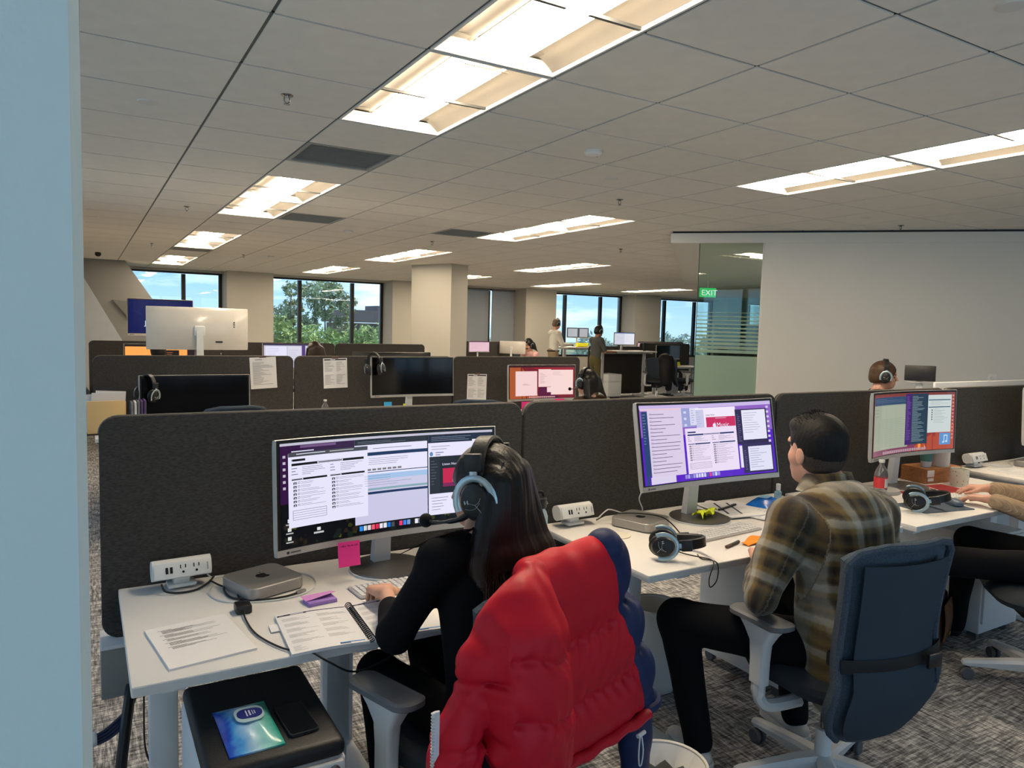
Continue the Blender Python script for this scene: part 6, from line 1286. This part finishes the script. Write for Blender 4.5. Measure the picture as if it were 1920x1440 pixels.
for s,z in ((.290,.490),(.0,.485)):
    dc = ob('drawcord', MB().tube([Q(s,-.40,z),Q(s-.012,-.405,z-.045),Q(s-.008,-.405,z-.085),Q(s+.004,-.405,z-.088),Q(s+.010,-.405,z-.05),Q(s+.004,-.40,z)],.0022,6,sm=4), M_cord, jk)
    ob('toggle', MB().tube([Q(s-.016,-.402,z-.002),Q(s+.018,-.402,z-.002)],.006,8), M_cord, dc)
# ================================================================ the workstations far right, with two people standing
def scr_pale(p): p.rect(0,0,1,1,srgb(206,208,222),0); p.rect(0,.93,1,1,srgb(120,140,180),1); p.rect(.56,.02,.99,.92,srgb(226,226,236),1); p.lines(.6,.2,.95,.85,9,srgb(160,160,176),2,.1); p.lines(.1,.3,.5,.8,6,srgb(170,170,186),2,.1)
def scr_pink(p): p.rect(0,0,1,1,srgb(226,188,200),0); p.lines(.1,.2,.9,.9,9,srgb(196,150,166),1,.12); p.rect(0,.93,1,1,srgb(90,60,80),1)
def scr_grey(p): p.rect(0,0,1,1,srgb(70,74,80),0); p.rect(.03,.05,.5,.93,srgb(178,182,186),1); p.rect(.6,.05,.97,.93,srgb(172,172,178),1); p.lines(.06,.2,.45,.85,8,srgb(140,146,150),2,.1)
panel(10.30,11.95,14.0,'far charcoal divider behind the standing worker in grey',z0=.05,z1=1.20)
panel(12.05,13.75,14.22,'far charcoal divider behind the blank screen by the glass partition',z0=.05)
panel(6.55,7.95,13.45,'far charcoal divider right of the white column')
panel(13.8,15.6,16.4,'farthest charcoal divider under the right-hand windows')
desk('standing-height white desk of the worker in grey',10.30,11.78,13.25,13.93,1.115)
desk('standing-height white desk of the man in the white shirt',10.42,11.75,15.0,15.65,1.14)
desk('low white desk beside the glass partition, far right',12.10,13.62,13.45,14.18,.73)
desk('far white desk with the pink screen',6.6,7.9,12.75,13.4,.72)
def small_mon(label,loc,rz,ztop,scr,s=.82,**k):
    t = monitor(label,loc,rz,loc[2]+(ztop-loc[2])/s,0.,scr,**k); t.scale = (s,s,s); return t
small_mon('pale screen on the standing desk of the worker in grey',(11.10,13.70,1.115),.1,1.545,scr_pale)
small_mon('grey screen on the standing desk of the man in the white shirt',(10.97,15.4,1.14),-.3,1.63,scr_grey,.70)
small_mon('blank screen on the low desk by the glass partition',(12.72,13.95,.73),0.,1.25,None,.95)
small_mon('pink screen right of the white column',(6.92,13.15,.72),.1,1.30,scr_pink,.60)
small_mon('white monitor back right of the pink screen',(7.68,13.1,.72),2.2,1.31,None,.70,back=MATS['glossy_white_back'])
small_mon('farthest pink screen under the right-hand window',(13.85,16.1,.80),.1,1.27,scr_pink,.8)
desk('farthest white desk under the right-hand windows',13.3,14.9,15.7,16.35,.80)
dup(CH_M,'far task chair with a black jacket hung on it',(11.45,12.85,0),2.6,'mesh-back task chairs',skip=('strap','back_panel'))
dup(CH_M,'far backless-looking stool chair by the low desk',(12.45,13.0,0),-2.2,'mesh-back task chairs',skip=('strap',))
dup(CH_M,'far task chair behind the woman seated by the windows',(8.35,12.95,0),1.55,'mesh-back task chairs',skip=('strap',))
dup(CH_M,'far task chair beside the man in the white shirt',(9.55,15.6,0),-1.2,'mesh-back task chairs',skip=('strap',))
t = thing('black_jacket','black jacket hanging from the far task chair','jacket',(11.52,12.68,0)); blob('cloth',[('c',A(-.12,-.05,.98),A(.12,.0,.95),.10,.10),('c',A(-.05,-.06,.95),A(-.05,-.08,.45),.14,.12),('c',A(.10,-.05,.9),A(.10,-.05,.30),.10,.07)],.012,M_blackm,t,.03,disp=folds(.01,20.)); blob('sleeve',[('c',A(.18,.0,.90),A(.22,-.02,.50),.06,.05)],.012,M_blackm,t,.02)
pedestal('white pedestal cabinet beside the worker in grey',10.62,13.60); pedestal('white pedestal cabinet under the far low desk',12.70,13.92)
t = thing('yellow_papers','bright yellow papers below the grey screen','paper',(10.95,15.15,1.14)); ob('sheet', MB().box((0,0,.05),(.34,.10,.09),.003,M=rotm(rx=-.3)), mat('yellow_paper',(.85,.85,.03),.7), t)
t = thing('yellow_note','yellow note under the blank far screen','sticky note',(12.78,13.62,.73)); ob('sheet', MB().box((0,0,.06),(.20,.004,.11),.001,M=rotm(rx=-.25)), mat('yellow_paper'), t)
t = thing('white_headphones','white headphones on the far low desk','headphones',(12.35,13.62,.73)); ob('cups', MB().ball((-.04,0,.05),(.03,.05,.05),12,8).ball((.05,0,.05),(.03,.05,.05),12,8), M_white, t); ob('band', MB().tube([(-.05,0,.06),(-.04,0,.12),(.0,0,.14),(.05,0,.12),(.06,0,.06)],.012,8,sm=4), M_black, t)
t = thing('dark_tumbler','dark tumbler at the right of the pale screen','cup',(11.60,13.5,1.115)); ob('body', MB().lathe([(.001,0),(.035,0),(.045,.17),(.001,.17)],16), M_black, t); ob('lid', MB().lathe([(.001,.17),(.046,.17),(.03,.2),(.001,.2)],16), M_black, t)
# the two standing workers and the seated woman by the windows
def stander(label, xy, d, h, top, pants, skin, hairc, sleeve, long_=0, res=.012):
    d = unit(A(*d,0)); r = np.cross(d,A(0,0,1)); o = A(*xy,0); s = h/1.75
    J = dict(head=o+d*.05+A(0,0,1.625*s),neck=o+d*.01+A(0,0,1.47*s),chest=o+A(0,0,1.27*s),pelvis=o-d*.03+A(0,0,.95*s),fwd=d,hd=d+A(0,0,-.25))
    for q,S in ((-1,'L'),(1,'R')): J.update({'sh'+S:o+r*q*.18+A(0,0,1.41*s),'el'+S:o+r*q*.22+d*.10+A(0,0,1.15*s),'wr'+S:o+r*q*.12+d*.36+A(0,0,1.15*s),'hp'+S:o+r*q*.09-d*.02+A(0,0,.92*s),'kn'+S:o+r*q*.10+A(0,0,.50*s),'an'+S:o+r*q*.10-d*.03+A(0,0,.085)})
    t,j = person(label,(xy[0],xy[1],0),J,res,skin,top,pants,M_shoeb,sleeve=sleeve,amp=.004,tr=1.02)
    P,C = hair_cap(j['head'],J['hd'],1.,.010,.02,-.07); blob('hair',P,.010,hairc,t,.02,cuts=C); return t,j,J
M_khaki = mat('khaki_trousers',(.30,.22,.13),.9); M_olive = mat('olive_trousers',(.10,.085,.03),.9); M_wsh = mat('cream_shirt',(.70,.68,.62),.8); M_gsh = mat('grey_tshirt',(.075,.078,.075),.9)
t,j,J = stander('person standing in a cream shirt and khaki trousers by the far windows',(9.97,14.95),(.96,-.08),1.84,M_wsh,M_khaki,SK2,mat('greying_hair',(.16,.11,.08),.6),1.)
ob('belt', MB().tube([j['pelvis']+A(0,0,.05)+A(.150*math.cos(a),.150*math.sin(a),0) for a in np.linspace(0,2*PI,24)[:-1]],.018,6,closed=True,flat=(.4,1.)), M_black, t)
headset('headset worn by the man in the cream shirt',tuple(np.array(J['head'])+A(0,0,-.01)),(-.2,0,math.atan2(-.96,-.08)),0,1.,.092,False)
t,j,J = stander('person standing in a grey t-shirt and olive trousers at the far desk',(10.0,13.28),(.96,-.10),1.68,M_gsh,M_olive,SK3,M_bh,.42)
headset('headset worn by the standing worker in grey',tuple(np.array(J['head'])+A(0,0,-.01)),(-.2,0,math.atan2(-.96,-.10)),1,1.,.092,False)
t,j,J = sitter('person with long black hair and headset facing left by the windows',(8.03,12.95),(-.95,-.25),1.235,mat('pink_top',(.62,.36,.34),.9),M_bh,skin=SK1,long_=.28)
headset('headset worn by the woman seated by the windows',tuple(np.array(J['head'])+A(0,0,-.012)),(-.05,0,math.atan2(.95,-.25)),1,1.,.095,False)
# ================================================================ outdoors: ground, trees, a building
GZ = -13.
o = struct(ob('ground', MB().box((60,330,GZ-.5),(900,620,1.)), mat('dry_grass_ground',(.20,.22,.11),.95,var=(.05,.4))))
M_bark = mat('pale_bark',(.30,.25,.20),.9)
def leafmat(n,c): 
    m = mat(n,c,.7,spec=.2,var=(.9,.35)); return m
M_lf = [leafmat('eucalyptus_leaves',(.38,.42,.24)),leafmat('olive_leaves',(.34,.42,.15)),leafmat('haze_paled_leaves',(.50,.56,.46))]  # last green is paled to put distance haze into the leaf colour
def tree(label, x, y, top, lobes, n, ls, m, seed, group):
    """trunk with limbs to every lobe; crown of separate leaf blades"""
    g = np.random.default_rng(seed); t = thing('tree',label,'tree',(x,y,GZ),group=group)
    tb = MB(); c0 = np.mean([l[:3] for l in lobes],0)
    tb.tube([(0,0,0),(.2,.1,(top-GZ)*.4),(c0[0]*.6,c0[1]*.6,c0[2]-1.5)],[.32,.26,.18],8,sm=4)
    for l in lobes: tb.tube([(.15,.1,(top-GZ)*.45),(l[0]*.5,l[1]*.5,(l[2]+(top-GZ)*.5)/2),(l[0],l[1],l[2])],[.14,.10,.04],6,sm=3)
    ob('trunk', tb, M_bark, t)
    V = []; w = np.array([l[3]**2 for l in lobes]); w /= w.sum()
    for l,k in zip(lobes,(w*n).astype(int)):
        cl = g.normal(size=(max(4,k//26),3)); cl /= np.linalg.norm(cl,axis=1)[:,None]; cl *= g.uniform(.25,1.,(len(cl),1))**.5*l[3]; cl[:,2] *= .85
        p = cl[g.integers(0,len(cl),k)]+g.normal(size=(k,3))*l[3]*.16+np.array(l[:3]); a = g.normal(size=(k,3)); a /= np.linalg.norm(a,axis=1)[:,None]; b_ = np.cross(a,g.normal(size=(k,3))); b_ /= np.linalg.norm(b_,axis=1)[:,None]; s = ls*g.uniform(.6,1.5,(k,1))
        V.append(np.stack([p-a*s,p+b_*s*.42,p+a*s,p-b_*s*.42],1))
    V = np.concatenate(V).reshape(-1,3); F = np.arange(len(V)).reshape(-1,4)
    me = bpy.data.meshes.new('crown'); me.from_pydata(V.tolist(),[],F.tolist()); me.materials.append(m); o = ob('crown',me,None,t); o['kind'] = 'stuff'
T0 = -GZ
tree('tall eucalyptus with a broad airy crown, right in the middle window',13.1,45,4.3,[(-.95,0,T0+3.4,.85),(.25,.2,T0+3.6,.8),(1.15,0,T0+2.7,.75),(-.2,0,T0+2.4,.8),(1.0,0,T0+1.5,.6),(-1.2,.3,T0+1.5,.7)],4200,.11,M_lf[0],1,'trees outside the middle window')
tree('slimmer eucalyptus at the left of the middle window',10.9,46,4.0,[(.2,0,T0+3.5,.55),(.4,0,T0+2.5,.65),(-.6,0,T0+1.9,.9),(.3,0,T0+1.0,.7),(-1.0,0,T0+1.2,.8)],2800,.11,M_lf[0],2,'trees outside the middle window')
for k,(x,y,z) in enumerate(((9.0,41,1.9),(10.4,40,1.5),(12.2,41,1.3),(13.9,40,1.2),(15.4,41,1.6),(16.8,42,1.9),(18.4,43,1.5),(7.2,41,2.1))):
    tree(f'rounded olive-green tree, {("seventh","sixth","fifth","fourth","third","second","first","eighth")[k]} from the right in the low canopy',x,y,z,[(-.5,0,T0+z-.9,1.1),(.5,.2,T0+z-1.2,1.2),(0,0,T0+z-2.4,1.5)],2600,.12,M_lf[1],20+k,'low canopy trees')
NTH = ('first','second','third','fourth','fifth','sixth','seventh','eighth','ninth','tenth','eleventh','twelfth','thirteenth')
for k in range(26):
    a = 24+k*6.4+2*math.sin(k*3.1); y = 150+25*math.sin(k*2.3); z = -1.5+2.4*math.sin(k*1.7)**2
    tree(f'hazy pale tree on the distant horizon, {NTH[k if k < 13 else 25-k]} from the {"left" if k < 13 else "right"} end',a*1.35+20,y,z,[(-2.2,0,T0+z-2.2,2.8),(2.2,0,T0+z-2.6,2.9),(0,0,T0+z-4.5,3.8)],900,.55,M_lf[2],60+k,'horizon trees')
bd = thing('office_building','low brown office building with flat roof beyond the trees','building',(44.5,122,GZ))
M_bw = mat('brown_concrete',(.20,.15,.14),.85); M_bwin = mat('dark_building_window',(.03,.035,.045),.2)
ob('wall', MB().box((0,0,(T0+1.6)/2),(15.,12,T0+1.6)), M_bw, bd); ob('roof', MB().box((0,0,T0+2.7),(16.4,13.5,2.0)), M_bw, bd); ob('penthouse', MB().box((2,0,T0+4.1),(7,6,1.0)), M_bw, bd)
for r in range(3):
    for k in range(9): ob('window', MB().box((-6.2+k*1.55,-6.02,T0+.7-r*2.6),(1.15,.1,1.3)), M_bwin, bd, smooth=0)
